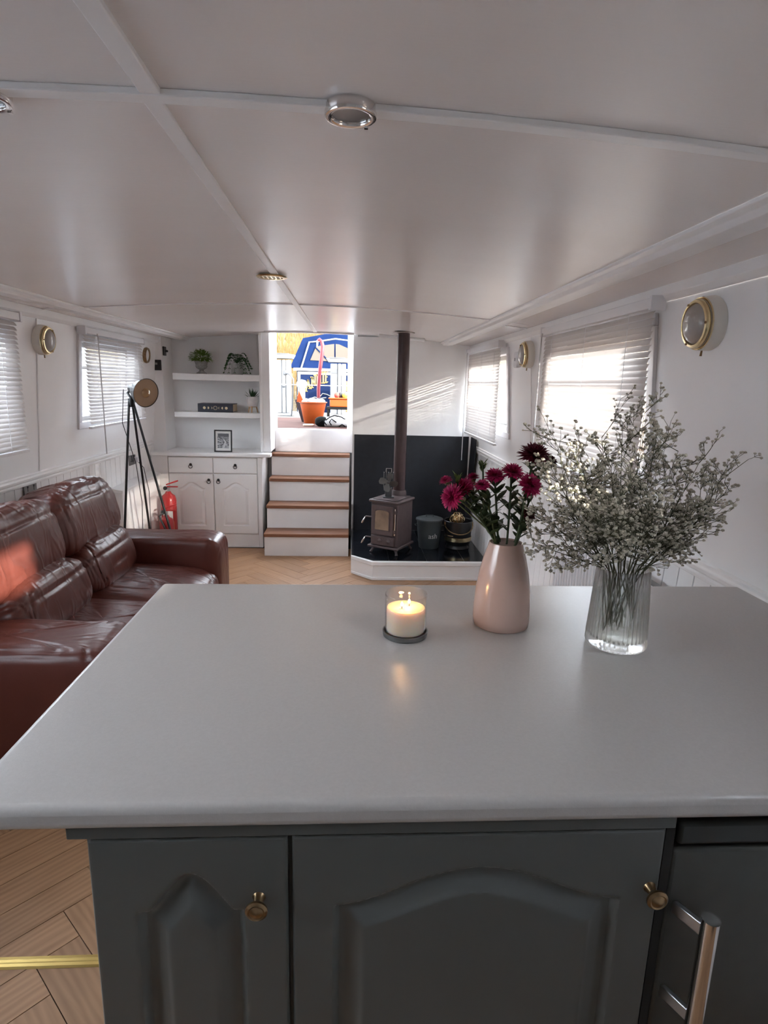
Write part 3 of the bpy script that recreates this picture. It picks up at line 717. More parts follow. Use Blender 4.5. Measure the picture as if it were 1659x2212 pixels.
# fire extinguishers
def extinguisher(c, r, h, label, hose=True):
    root = thing('fire_extinguisher', c, label, 'extinguisher', 'red fire extinguishers by the cabinet')
    x, y, z = c; b = h*.72
    MB().lathe([(0, 0), (r*.95, 0), (r, .01), (r, b*.88), (r*.85, b*.96), (r*.45, b), (r*.28, b+.02), (0, b+.02)], 32, c=c).build('cylinder', RED, root, smooth=40)
    MB().lathe([(0, b+.018), (.014, b+.018), (.014, b+.055), (0, b+.055)], 14, c=c).build('valve', STEEL, root, smooth=40)
    MB().box(x-.01, x+.085, y-.009, y+.009, z+b+.055, z+b+.066).build('carry_handle', RED, root, bevel=.003)
    MB().hexa([(x-.015, y-.008, z+b+.072), (x+.09, y-.008, z+b+.108), (x+.09, y+.008, z+b+.108), (x-.015, y+.008, z+b+.072), (x-.015, y-.008, z+b+.083), (x+.088, y-.008, z+b+.122), (x+.088, y+.008, z+b+.122), (x-.015, y+.008, z+b+.083)]).build('lever', RED, root, bevel=.003)
    MB(Matrix.Translation((x-.018, y-.015, z+b+.05)) @ Matrix.Rotation(PI/2, 4, 'X')).lathe([(0, 0), (.017, 0), (.017, .012), (0, .013)], 18).build('gauge', BLACKP, root, smooth=40)
    if hose:
        MB().tube([(x-.02, y-.02, z+b+.04), (x-.045, y-.05, z+b+.02), (x+.01, y-r-.016, z+b*.75), (x+.025, y-r-.018, z+b*.45)], .008, 10).build('hose', BLACKP, root, smooth=50)
        MB().tube([(x+.025, y-r-.018, z+b*.46), (x+.026, y-r-.02, z+b*.18)], [.012, .02], 14).build('horn', BLACKP, root, smooth=50)
    n = 10
    def lab(u, v, a0, a1, z0, z1, rr): a = a0+(a1-a0)*u; return (x+rr*math.cos(a), y+rr*math.sin(a), z+z0+(z1-z0)*v)
    MB().grid(lambda u, v: lab(u, v, -PI*.5-.55, -PI*.5+.75, b*.58, b*.74, r+.0008), n, 1).build('label', WPAPER, root, smooth=60)
    MB().grid(lambda u, v: lab(u, v, -PI*.5-.8, -PI*.5+.9, b*.32, b*.54, r+.0008), n, 1).build('label', ORANGEL, root, smooth=60)
extinguisher((-1.600, 5.24, 0), .066, .74, 'tall red fire extinguisher standing against the white cabinet', hose=False)
extinguisher((-1.568, 5.05, 0), .060, .50, 'short red fire extinguisher with black hose in front of the taller one')

# ------------------------------------------------------------------ far cabinet, counter, shelves
fc = thing('sideboard', (-1.24, 5.6, 0), 'white fitted cabinet with two drawers and two arched doors', 'cabinet')
MB().box(-1.782, -.800, 5.42, 5.80, .0, .845).build('carcass', JOIN, fc)
MB().box(-1.782, -1.640, 5.400, 5.42, 0, .845).build('filler_panel', JOIN, fc, bevel=.002)
MB().box(-.840, -.800, 5.396, 5.42, .0, .845).build('stile', JOIN, fc, bevel=.004)
MB().box(-1.640, -.842, 5.408, 5.42, .0, .122).build('plinth', JOIN, fc)
MB().box(-1.640, -.80, 5.398, 5.408, .0, .016).build('skirting', TRIM, fc, bevel=.002)
RING = mat('black_pull', (.03, .03, .03), .35, metal=.7)
def ringpull(x, z, par):
    R = Matrix.Translation((x, 5.400, z)) @ Matrix.Rotation(PI/2, 4, 'X')
    MB(R).lathe([(0, 0), (.013, 0), (.012, .004), (.006, .009), (0, .010)], 16).build('pull_boss', RING, par, smooth=50)
    MB().tube([(x+.016*math.sin(2*PI*k/20), 5.392, z-.016+.016*math.cos(2*PI*k/20)) for k in range(20)], .003, 6, closed=True).build('ring_pull', RING, par, smooth=50)
for (x0, x1) in ((-1.634, -1.242), (-1.236, -.846)):
    d = MB().box(x0, x1, 5.400, 5.42, .695, .836).build('drawer', JOIN, fc, bevel=.004, seg=3)
    ringpull((x0+x1)/2, .770, d)
    w, h = x1-x0, .556
    vs_, fs = heightdoor(w, h, None, relief(w, h, mx=.075, mb_=.075, mt=.075, rise=.055, sh=.14, gw=.030, dp=.007), 90, 110)
    d = MB(Matrix.Translation((x0, 5.400, .13))).add(vs_, fs).build('door', JOIN, fc, smooth=35)
    ringpull(x1-.04 if x0 < -1.3 else x0+.04, .632, d)
MB().prism([(-1.782, 5.37), (-.735, 5.37), (-.720, 5.385), (-.720, 5.49), (-.732, 5.50), (-.80, 5.50), (-.80, 5.80), (-1.782, 5.80)], .848, .880).build('counter_top', TRIM, fc, bevel=.006, seg=3)
for z, lab in ((1.516, 'upper floating white shelf carrying two potted plants'), (1.187, 'lower floating white shelf carrying a dark book')):
    tag(MB().box(-1.590, -.823, 5.505, 5.799, z, z+(.056 if z > 1.4 else .047)).build('floating_shelf', TRIM, base=(-1.2, 5.65, z), bevel=.003), lab, 'shelf', 'floating shelves in the recess')
# picture frame
pf = thing('picture_frame', (-1.153, 5.47, .882), 'black framed monochrome landscape print standing on the white counter', 'picture frame')
R = Matrix.Translation((-1.155, 5.455, .8815)) @ Matrix.Rotation(-.10, 4, 'X') @ Matrix.Rotation(.10, 4, 'Z')
fw_, fh_, t = .158, .200, .012
fb = MB(R)
for (a, b, c, d) in ((-fw_/2, fw_/2, 0, t), (-fw_/2, fw_/2, fh_-t, fh_), (-fw_/2, -fw_/2+t, t, fh_-t), (fw_/2-t, fw_/2, t, fh_-t)): fb.box(a, b, 0, .014, c, d)
fb.build('frame', BLACKP, pf)
MB(R).box(-fw_/2+t, fw_/2-t, .006, .012, t, fh_-t).build('mount', WPAPER, pf)
def printmat():
    m, n, l, p = newmat('landscape_print'); tc = n.new('ShaderNodeTexCoord'); mp = n.new('ShaderNodeMapping')
    mp.inputs['Scale'].default_value = (28, 28, 60); l.new(tc.outputs['Object'], mp.inputs['Vector'])
    t = n.new('ShaderNodeTexNoise'); t.inputs['Scale'].default_value = 1.; t.inputs['Detail'].default_value = 5; t.inputs['Distortion'].default_value = 1.5
    l.new(mp.outputs[0], t.inputs['Vector']); cr = n.new('ShaderNodeValToRGB')
    for e, (ps, v) in zip(cr.color_ramp.elements, ((.38, .03), (.62, .55))): e.position = ps; e.color = (v, v, v*1.05, 1)
    l.new(t.outputs['Fac'], cr.inputs[0]); l.new(cr.outputs[0], p.inputs['Base Color']); p.inputs['Roughness'].default_value = .4
    return m
PRINT = printmat()
MB(R).box(-.050, .050, .0045, .006, .035, .168).build('print', PRINT, pf)
MB(R).box(-.045, .05, .0040, .0045, .138, .166).build('print', mat('print_sky', (.10, .10, .11), .4), pf)
MB(R).add([(-.01, .0041, .036), (.012, .0041, .036), (.028, .0041, .09), (.006, .0041, .12), (.0, .0041, .12), (.012, .0041, .09)], [(0, 1, 2, 5), (5, 2, 3, 4)]).build('print', mat('print_pale', (.6, .6, .6), .4), pf)
MB(R).hexa([(-.02, .014, .0), (.02, .014, .0), (.02, .018, .0), (-.02, .018, .0), (-.02, .013, .14), (.02, .013, .14), (.02, .016, .14), (-.02, .016, .14)]).build('strut', BLACKP, pf)
# book box with moon phases
bk = thing('keepsake_book', (-1.22, 5.62, 1.2345), 'dark navy book lying flat with gold moon phases on its spine', 'book')
z = 1.2346
MB().box(-1.385, -1.070, 5.530, 5.75, z, z+.006).build('cover', NAVY, bk, bevel=.002)
MB().box(-1.385, -1.070, 5.530, 5.75, z+.070, z+.076).build('cover', NAVY, bk, bevel=.002)
MB().box(-1.385, -1.070, 5.524, 5.532, z, z+.076).build('spine', NAVY, bk, bevel=.003)
MB().box(-1.380, -1.074, 5.532, 5.745, z+.006, z+.070).build('pages', PAGES, bk)
def moon(cx, r, ph):
    n = 14; pts = []
    for k in range(n+1): a = -PI/2+PI*k/n; pts.append((cx+r*math.cos(a), z+.038+r*math.sin(a)))
    for k in range(n-1, 0, -1): a = -PI/2+PI*k/n; pts.append((cx+r*math.cos(a)*ph, z+.038+r*math.sin(a)))
    return pts
cxm = -1.2275
for dx, r, ph in ((-.098, .0125, -1), (-.066, .0115, -.2), (-.038, .0105, .55)):
    for sgn in (1, -1):
        p = moon(0, r, ph); p = [(cxm+sgn*(-q[0])*-1*(1)+sgn*dx, q[1]) for q in p] if sgn == 1 else [(cxm-q[0]-dx, q[1]) for q in p]
        MB().prism(p, 5.5232, 5.5239, 'y').build('moon_print', GOLDP, bk)
MB().tube([(cxm+.016*math.cos(2*PI*k/24), 5.5236, z+.038+.016*math.sin(2*PI*k/24)) for k in range(24)], .0016, 6, closed=True).build('moon_print', GOLDP, bk)

# ------------------------------------------------------------------ shelf plants
def leaf(mb, base, d, L, W, up_=Vector((0, 0, 1)), bend=.3, n=4):
    d = Vector(d).normalized(); side = d.cross(up_)
    if side.length < .05: side = d.cross(Vector((1, 0, 0)))
    side.normalize(); nrm = side.cross(d); vs_ = []
    for i in range(n+1):
        t = i/n; w = W*math.sin(PI*(t*.88+.10))**.8; c = Vector(base)+d*L*t-nrm*(-.0)-Vector((0, 0, 1))*bend*L*t*t
        vs_ += [c-side*w, c+nrm*w*.25, c+side*w]
    fs = []
    for i in range(n):
        a = i*3; fs += [(a, a+1, a+4, a+3), (a+1, a+2, a+5, a+4)]
    mb.add(vs_, fs)
p1 = thing('urn_plant', (-1.365, 5.64, 1.573), 'round lime green bush in a weathered stone urn on the top shelf', 'potted plant')
MB().lathe([(0, 0), (.046, 0), (.046, .008), (.034, .014), (.020, .026), (.018, .036), (.030, .042), (.046, .052), (.052, .066), (.050, .078), (.056, .100), (.062, .108), (.058, .112), (.050, .108), (.045, .09), (0, .088)], 36, c=(-1.365, 5.64, 1.573), rib=lambda a, r, z_: 1+(.03*math.cos(16*a) if .045 < z_ < .07 else 0)).build('urn', STONE, p1, smooth=50)
mb = MB()
for k in range(520):
    th = rnd.uniform(0, 2*PI); u = rnd.uniform(-.35, 1); s_ = math.sqrt(1-u*u); dv = Vector((s_*math.cos(th), s_*math.sin(th), u))
    rr = rnd.uniform(.045, .088); b = Vector((-1.368, 5.64, 1.712))+Vector((dv.x*rr*1.12, dv.y*rr, dv.z*rr*.85))
    leaf(mb, b, dv+Vector((rnd.uniform(-.5, .5), rnd.uniform(-.5, .5), rnd.uniform(-.2, .5))), rnd.uniform(.018, .030), rnd.uniform(.006, .010), bend=.4, n=2)
tag(mb.build('foliage', LEAFL, p1, smooth=80, recalc=False), kind='stuff')
p2 = thing('fern', (-1.045, 5.64, 1.573), 'arching green fern in a plain grey pot on the top shelf', 'potted plant')
MB().lathe([(0, 0), (.050, 0), (.052, .004), (.055, .100), (.051, .100), (.049, .08), (0, .08)], 36, c=(-1.045, 5.64, 1.573)).build('pot', POTG, p2, smooth=40)
for k in range(17):
    a = 2*PI*k/17+rnd.uniform(-.2, .2); L = rnd.uniform(.11, .18); rise = rnd.uniform(.05, .11); mb = MB(); prev = None; pts = []
    if abs(math.sin(a)) > .8: L *= .65
    for i in range(13):
        t = i/12; pts.append(Vector((-1.045+math.cos(a)*L*t*.95, 5.64+math.sin(a)*L*t*.75, 1.666+rise*math.sin(PI*min(1, t*1.1))*1.0-(.085 if k % 3 == 0 else .035)*t*t)))
    mb.tube(pts, .0012, 4)
    for i in range(1, 12):
        d = (pts[i+1]-pts[i-1]).normalized(); sd = d.cross(Vector((0, 0, 1))).normalized()
        for sg in (-1, 1): leaf(mb, pts[i], sd*sg+d*.45+Vector((0, 0, -.15)), .036*(1-.55*i/12), .0068, bend=.25, n=2)
    mb.build('frond', LEAFD, p2, smooth=80, recalc=False)
p3 = thing('succulent_planter', (-.905, 5.60, 1.2345), 'spiky succulent in a marbled pot on wooden legs on the lower shelf', 'potted plant')
pc = Vector((-.905, 5.60, 1.2345))
MB().lathe([(0, .050), (.030, .050), (.046, .062), (.054, .10), (.054, .145), (.050, .145), (.049, .13), (0, .13)], 36, c=pc).build('pot', MARBLE, p3, smooth=40)
for k in range(3):
    a = 2*PI*k/3+.5; MB().tube([pc+Vector((.050*math.cos(a), .050*math.sin(a), .0)), pc+Vector((.034*math.cos(a), .034*math.sin(a), .062))], [.005, .007], 8).build('leg', PINE, p3, smooth=40)
MB().lathe([(.028, .050), (.036, .050), (.036, .056), (.028, .056)], 24, c=pc, closed=True).build('ring', PINE, p3)
for k in range(26):
    a = rnd.uniform(0, 2*PI); e = rnd.uniform(.25, 1.45); mb = MB()
    leaf(mb, pc+Vector((.006*math.cos(a), .006*math.sin(a), .128)), (math.cos(a)*math.cos(e), math.sin(a)*math.cos(e), math.sin(e)), rnd.uniform(.06, .095), .0065, bend=-.1, n=3)
    mb.build('leaf', LEAFS, p3, smooth=80, recalc=False)

# ------------------------------------------------------------------ stairs
st = thing('stairs', (-.378, 5.4, 0), 'white boarded steps with dark wooden treads up to the hatch', 'stairs')
SY = [5.125, 5.325, 5.520, 5.690]; SZ = [.208, .424, .640, .852]
z0 = 0
for i, (y, z) in enumerate(zip(SY, SZ)):
    MB().box(-.752+.0*i, -.008, y, y+.018, z0+.001, z-.030).build('riser', JOIN, st, bevel=.002)
    yb = SY[i+1]+.018 if i < 3 else 5.828
    MB().box(-.756, -.006, y-.018, yb, z-.030, z).build('tread', TREADW, st, bevel=.006, seg=3)
    MB().box(-.750, -.010, y+.018, yb-.002, z0+.001, z-.031).build('carcass', JOIN, st)
    z0 = z

# ------------------------------------------------------------------ hearth, stove and friends
hp = [(.016, 5.49), (.016, 4.655), (.186, 4.485), (1.098, 4.485), (1.098, 5.487)]
def inset(d): return [(.016, 5.49), (.016-d*.0, 4.655+d*.45), (.186+d*.4, 4.485+d), (1.098, 4.485+d), (1.098, 5.487)]
he = thing('hearth', (.55, 5.0, 0), 'raised hearth with white moulded edge and black tiled top', 'hearth')
MB().prism(hp, .0, .135).build('plinth', JOIN, he, bevel=.003)
MB().prism(inset(-.014), .0, .022).build('skirting', TRIM, he, bevel=.004)
MB().prism(inset(-.016), .118, .154).build('moulding', TRIM, he, bevel=.008, seg=3)
tp = inset(.010)
for i in range(5):
    for j in range(5):
        q = clip(tp, .016+.30*i+.001, .016+.30*(i+1)-.001, 4.47+.30*j+.001, 4.47+.30*(j+1)-.001)
        if len(q) > 2: MB().prism(q, .1545, .158).build('tile', TILE, he)
bb = thing('fireboard', (.55, 5.495, .16), 'black heatproof board on the wall behind the stove', 'panel')
MB().box(.034, 1.10, 5.488, 5.4995, .159, 1.062).build('back_panel', DARKB, bb)
def rx(z, d): return XR(z)-.02-d
MB().hexa([(1.094, 5.27, .159), (1.102, 5.27, .159), (1.102, 5.487, .159), (1.094, 5.487, .159), (1.120, 5.27, 1.055), (1.128, 5.27, 1.055), (1.128, 5.487, 1.06), (1.120, 5.487, 1.06)]).build('side_panel', DARKB, bb)

ZH = .1585
RS = Matrix.Translation((.350, 4.795, ZH)) @ Matrix.Rotation(math.radians(-31), 4, 'Z')
sv = thing('stove', (.350, 4.795, ZH), 'small brown cast iron wood stove with glazed door', 'stove')
def S(): return MB(RS)
for sx in (-1, 1):
    for sy in (-1, 1):
        S().tube([(sx*.120, sy*.135, 0), (sx*.112, sy*.125, .02), (sx*.095, sy*.11, .05)], [.013, .010, .020], 10).build('leg', STOVE, sv, smooth=50)
S().box(-.140, .140, -.160, .150, .048, .068).build('base_plate', STOVE, sv, bevel=.006, seg=3)
S().box(-.122, .122, -.135, .140, .068, .425).build('firebox', STOVE, sv, bevel=.006, seg=2)
S().box(-.138, .138, -.155, .152, .425, .448).build('top_plate', STOVE, sv, bevel=.010, seg=3)
S().box(-.104, .104, -.140, .135, .448, .456).build('hotplate', STOVE, sv, bevel=.004)
dr = S().box(-.108, .092, -.155, -.1355, .160, .405).build('door', STOVE, sv, bevel=.005, seg=3)
ap = []
for k in range(9): a = PI*k/8; ap.append((-.010+.062*math.cos(a), .352+.018*math.sin(a)))
S().prism([(-.072, .205), (.052, .205)]+ap, -.1575, -.1551, 'y').build('door_glass', FIREGL, dr)
gr = MB(RS)
gpts = [(-.076, -.157, .200), (.056, -.157, .200), (.056, -.157, .352)]+[(-.010+.066*math.cos(PI*k/8), -.157, .352+.021*math.sin(PI*k/8)) for k in range(1, 8)]+[(-.076, -.157, .352)]
gr.tube(gpts, .005, 8, closed=True).build('glass_frame', STOVE, dr, smooth=50)
S().tube([(.104, -.150, .17), (.104, -.150, .39)], .006, 10).build('hinge_pin', CHROME, dr, smooth=40)
for z in (.20, .36): S().box(.094, .112, -.158, -.140, z-.014, z+.014).build('hinge', STOVE, dr, bevel=.003)
ash = S().box(-.112, .100, -.152, -.1355, .074, .150).build('ash_door', STOVE, sv, bevel=.004)
for dx in (-.03, .05):
    MB(RS @ Matrix.Translation((dx, -.152, .112)) @ Matrix.Rotation(PI/2, 4, 'X')).lathe([(0, 0), (.022, 0), (.022, .004), (.012, .006), (.006, .012), (0, .013)], 18).build('air_vent', STOVE, ash, smooth=40)
for z, pr in ((.300, dr), (.130, ash)):
    S().tube([(-.108, -.148, z), (-.150, -.165, z+.004), (-.158, -.172, z-.004)], [.006, .006, .007], 10).build('handle_stem', STOVE, pr, smooth=50)
    S().tube([(-.156, -.170, z+.002), (-.166, -.178, z-.02), (-.176, -.182, z-.042), (-.180, -.184, z-.052)], [.005, .007, .009, .006], 12).build('handle_grip', CHROME, pr, smooth=50)
MB().lathe([(0, .0), (.062, .0), (.062, .03), (.056, .05), (0, .05)], 28, c=(.412, 4.895, ZH+.448)).build('flue_collar', STOVE, sv, smooth=40)
fl = thing('flue_pipe', (.412, 4.895, ZH+.499), 'dark brown stove flue pipe rising through the ceiling', 'flue')
FLUEM = mat('flue_enamel', (.060, .034, .034), .32, var=.15, vscale=20)
MB().lathe([(0, 0), (.0505, 0), (.0505, zc(.41)-ZH-.50), (0, zc(.41)-ZH-.50)], 32, c=(.412, 4.895, ZH+.4995)).build('pipe', FLUEM, fl, smooth=40)
zt = zc(.41)
MB().lathe([(.051, -.004), (.088, -.004), (.090, -.009), (.051, -.012)], 36, c=(.412, 4.895, zt), closed=True).build('ceiling_collar', mat('collar_metal', (.45, .42, .40), .35, metal=.8), fl, smooth=40)
# paper roll / rail end on ceiling beside the flue
tag(MB().tube([(.23, 5.20, zc(.23)-.019), (.62, 5.24, zc(.62)-.019)], .014, 14).build('ceiling_rail', PLAS, base=(.23, 5.2, 1.9), smooth=40), 'short white tube fixed to the ceiling behind the flue', 'rail')
# stove fan
sf = thing('stove_fan', (.30, 4.80, ZH+.4565), 'dark heat powered fan standing on the stove', 'stove fan')
fb_ = Vector((.315, 4.765, ZH+.4565)); FANM = mat('fan_alu', (.09, .09, .095), .4, metal=.5); FANB = mat('fan_blade', (.11, .105, .10), .45, metal=.5)
MB().box(fb_.x-.045, fb_.x+.045, fb_.y-.03, fb_.y+.03, fb_.z, fb_.z+.008).build('foot', FANM, sf, bevel=.002)
MB().box(fb_.x-.028, fb_.x+.028, fb_.y-.012, fb_.y+.018, fb_.z+.008, fb_.z+.085).build('heat_block', FANM, sf, bevel=.004)
for k in range(5): MB().box(fb_.x-.038+.019*k-.003, fb_.x-.038+.019*k+.003, fb_.y-.005, fb_.y+.04, fb_.z+.085, fb_.z+.205).build('fin', FANM, sf)
MB().tube([fb_+Vector((-.022, .015, .205)), fb_+Vector((-.022, .015, .235)), fb_+Vector((.022, .015, .235)), fb_+Vector((.022, .015, .205))], .0035, 8).build('loop_handle', CHROME, sf, smooth=30)
hubp = fb_+Vector((-.005, -.035, .130))
MB(Matrix.Translation(hubp) @ Matrix.Rotation(PI/2, 4, 'X')).lathe([(0, -.03), (.012, -.03), (.012, .006), (0, .012)], 16).build('hub', FANM, sf, smooth=40)
for k in range(4):
    a = .35+PI/2*k; R = Matrix.Translation(hubp) @ Matrix.Rotation(a, 4, 'Y') @ Matrix.Rotation(.5, 4, 'Z')
    MB(R).prism([(-.010, .008), (-.034, .040), (-.038, .066), (-.020, .078), (.012, .074), (.026, .050), (.012, .008)], -.001, .001, 'y').build('blade', FANB, sf, bevel=.0005)

# ash bucket
ac = Vector((.682, 4.905, ZH))
ab = thing('ash_bucket', ac, 'grey lidded ash bucket between stove and coal bucket', 'bucket')
MB().lathe([(0, 0), (.082, 0), (.085, .004), (.100, .14), (.108, .236), (.111, .240), (.111, .246), (.104, .246), (0, .24)], 48, c=ac).build('body', ASHM, ab, smooth=40)
MB().lathe([(.115, .240), (.117, .246), (.115, .254), (.09, .262), (.04, .268), (0, .269)], 48, c=ac).build('lid', ASHM, ab, smooth=50)
MB().tube([ac+Vector((-.03, 0, .268)), ac+Vector((-.03, 0, .282)), ac+Vector((.03, 0, .282)), ac+Vector((.03, 0, .268))], .004, 8).build('lid_handle', ASHM, ab, smooth=40)
for s in (-1, 1): MB().tube([ac+Vector((s*.100, -.03, .20)), ac+Vector((s*.120, -.03, .195)), ac+Vector((s*.120, .03, .195)), ac+Vector((s*.100, .03, .20))], .003, 8).build('side_handle', ASHM, ab, smooth=40)
def textmesh(txt, size):
    cu = bpy.data.curves.new('lettering', 'FONT'); cu.body = txt; cu.size = size; cu.align_x = 'CENTER'; cu.extrude = .0004
    o = bpy.data.objects.new('lettering', cu); COL.objects.link(o)
    me = bpy.data.meshes.new_from_object(o.evaluated_get(bpy.context.evaluated_depsgraph_get()))
    bpy.data.objects.remove(o); return me
tm = textmesh('ash', .062)
for v in tm.vertices:
    a = -PI/2+.22+v.co.x*1.0/.100; r = .0972+(.118+v.co.y-.10)*.075+.0012+v.co.z
    v.co = Vector((r*math.cos(a), r*math.sin(a), .098+v.co.y))
tm.materials.clear(); tm.materials.append(mat('letter_cream', (.62, .62, .60), .6))
o = bpy.data.objects.new('lettering', tm); COL.objects.link(o); o.parent = ab
# coal bucket
cc = Vector((.930, 4.905, ZH))
cb = thing('coal_bucket', cc, 'black coal bucket with a brass band and bail handle', 'bucket')
CBM = mat('coal_bucket_black', (.010, .011, .013), .35)
MB().lathe([(0, 0), (.098, 0), (.100, .004), (.092, .02), (.092, .030), (.110, .05), (.116, .16), (.120, .236), (.124, .240), (.120, .244), (.114, .238), (.108, .06), (0, .05)], 48, c=cc).build('body', CBM, cb, smooth=40)
MB().lathe([(.1125, .068), (.1155, .070), (.1185, .104), (.1160, .106)], 48, c=cc, closed=True).build('band', BRASS, cb, smooth=40)
hpnt = [cc+Vector((.122*math.cos(PI+PI*k/16), -.10*math.sin(PI*k/16)-.02, .215-.075*math.sin(PI*k/16))) for k in range(17)]
MB().tube(hpnt, .005, 10).build('bail_handle', OLDBR, cb, smooth=60)
for s in (-1, 1): MB().box(cc.x+s*.118-.006, cc.x+s*.118+.006, cc.y-.034, cc.y-.006, cc.z+.20, cc.z+.232).build('lug', OLDBR, cb, bevel=.003)
MB().tube([cc+Vector((-.116, -.05, .13)), cc+Vector((-.10, -.105, .128)), cc+Vector((-.06, -.118, .125))], .004, 8).build('tipping_handle', OLDBR, cb, smooth=40)
bw = thing('wicker_ball', cc+Vector((-.02, 0, .19)), 'gold wire ball lying in the coal bucket', 'ornament')
cen = cc+Vector((-.012, -.01, .245))
MB().add(*superq(cen, (.040, .040, .040), 1, 1, 20, 12)).build('core', mat('gold_core', (.45, .27, .10), .35, metal=.8, var=.3, vscale=50), bw, smooth=60)
for k in range(9):
    R = Matrix.Translation(cen+Vector((.0, 0, .004))) @ Matrix.Rotation(rnd.uniform(0, PI), 4, 'X') @ Matrix.Rotation(rnd.uniform(0, PI), 4, 'Y')
    MB(R).tube([(.062*math.cos(2*PI*i/28), .062*math.sin(2*PI*i/28), 0) for i in range(28)], .0028, 6, closed=True).build('hoop', OLDBR if k % 2 else BRASS, bw, smooth=60)
# fill of kindling so the ball does not hang in the air
MB().lathe([(0, .05), (.107, .06), (.111, .17), (.08, .20), (0, .205)], 28, c=cc).build('coal_fill', mat('coal', (.012, .012, .012), .7, bump=.6, bscale=60, bdist=.01), cb, smooth=60)

# ------------------------------------------------------------------ radiator on the right wall
ra = thing('radiator', (1.09, 2.35, .15), 'white ribbed radiator with curved top under the right window', 'radiator')
def rtop(y):
    t = (2.90-y)/1.05; return .715+.135*(1-(1-min(1, t*1.35))**2.2)
ys_ = [1.85+1.05*i/40 for i in range(41)]
MB().prism([(1.85, .26)]+[(2.90, .26)]+[(y, rtop(y)) for y in reversed(ys_)], 1.066, 1.100, 'x').build('panel', PLAS, ra, bevel=.003)
k = 0; y = 1.865
while y < 2.89:
    MB().box(1.056, 1.0665, y, y+.017, .27, rtop(y)-.012).build('rib', PLAS, ra, bevel=.003); y += .0335
MB().box(1.068, 1.098, 1.87, 2.3, .846, .8525).build('grille', mat('grille_grey', (.22, .22, .22), .5), ra)
for yy in (2.0, 2.75): MB().box(1.098, 1.112, yy-.02, yy+.02, .3, .62).build('bracket', PLAS, ra)
MB().tube([(1.08, 2.93, 0), (1.08, 2.93, .3), (1.08, 2.895, .32)], .008, 8).build('pipe', CHROME, ra, smooth=40)

# ------------------------------------------------------------------ candle
WZ = .967
ct = Vector((.129, 1.252, WZ+.0002))
ty = MB().lathe([(0, 0), (.048, 0), (.0505, .002), (.0515, .012), (.0505, .0125), (.0485, .0125), (.0475, .005), (0, .005)], 56, c=ct).build('candle_tray', TRAY, base=ct, smooth=40)
tag(ty, 'round pewter lid used as a tray under the candle', 'tray')
cj = ct+Vector((0, 0, .0053))
ca_ = thing('candle', cj, 'lit two-wick cream candle in a clear glass jar', 'candle')
MB().lathe([(0, 0), (.044, 0), (.0465, .003), (.0475, .093), (.0468, .0945), (.046, .093), (.0445, .006), (0, .006)], 56, c=cj).build('jar', JARGL, ca_, smooth=40)
MB().lathe([(0, .0065), (.0425, .0065), (.0435, .058), (.042, .0615), (.038, .0605), (.02, .060), (0, .060)], 56, c=cj).build('wax', WAX, ca_, smooth=50)
for dx, dy in ((-.010, -.008), (.008, .010)):
    w = cj+Vector((dx, dy, .060))
    wk = MB().tube([w+Vector((0, 0, -.002)), w+Vector((.0005, 0, .006)), w+Vector((.001, .0003, .009))], .0009, 6).build('wick', WICK, ca_)
    MB().lathe([(0, .006), (.0022, .0075), (.0032, .0098), (.0026, .013), (.0013, .0155), (0, .0175)], 14, c=w).build('flame', FLAME, wk, smooth=70)
    pl = bpy.data.lights.new('candle_flame_light', 'POINT'); pl.energy = .018; pl.color = (1, .52, .18); pl.shadow_soft_size = .004
    po = bpy.data.objects.new('candle_flame_light', pl); COL.objects.link(po); po.location = w+Vector((0, 0, .022))

# ------------------------------------------------------------------ pink vase with asters
vc = Vector((.364, 1.315, WZ+.0002))
pv = thing('pink_vase', vc, 'glossy pale pink ceramic vase holding magenta asters', 'vase')
MB().lathe([(0, 0), (.060, 0), (.0655, .004), (.0672, .02), (.0665, .05), (.0635, .09), (.0575, .13), (.0495, .165), (.0425, .188), (.0395, .199), (.0385, .203), (.0365, .2035), (.035, .201), (.036, .19)], 64, c=vc).build('body', PINKV, pv, smooth=50)
MB().lathe([(.0355, .20), (.037, .188), (.044, .16), (.058, .10), (.06, .02), (0, .015)], 48, c=vc).build('inside', INSIDE, pv, smooth=50)
neck = vc+Vector((0, 0, .195))
ASTERS = [  # px, py, depth y, radius, dark, facing, label
    (1156, 980, 1.33, .030, 1, (.1, -.35, .9), 'largest dark crimson aster at the top of the pink vase'),
    (1188, 995, 1.36, .017, 1, (.6, .2, .7), 'small dark aster tucked against the gypsophila'),
    (1108, 1018, 1.30, .022, 0, (.1, -.3, .95), 'magenta aster at the centre of the bunch, facing up'),
    (1068, 1026, 1.31, .019, 0, (-.2, -.3, .9), 'magenta aster just left of the bunch centre'),
    (1147, 1046, 1.27, .023, 0, (.35, -.7, .6), 'magenta aster on the right of the bunch, facing the room'),
    (1042, 1047, 1.29, .014, 0, (-.2, -.4, .85), 'small half-open magenta aster low in the bunch'),
    (1020, 1031, 1.36, .015, 0, (-.3, .1, .95), 'small magenta aster behind the left-hand blooms'),
    (1001, 1052, 1.31, .022, 0, (-.55, -.3, .75), 'bright magenta aster leaning left over the coal bucket'),
    (974, 1073, 1.28, .024, 0, (-.85, -.45, .2), 'bright magenta aster turned sideways at far left'),
    (962, 1037, 1.30, .012, 0, (-.4, -.1, .9), 'tight magenta bud highest on the far left'),
    (1143, 1112, 1.29, .016, 1, (.5, -.5, .3), 'dark wilted aster hanging low on the right'),
]
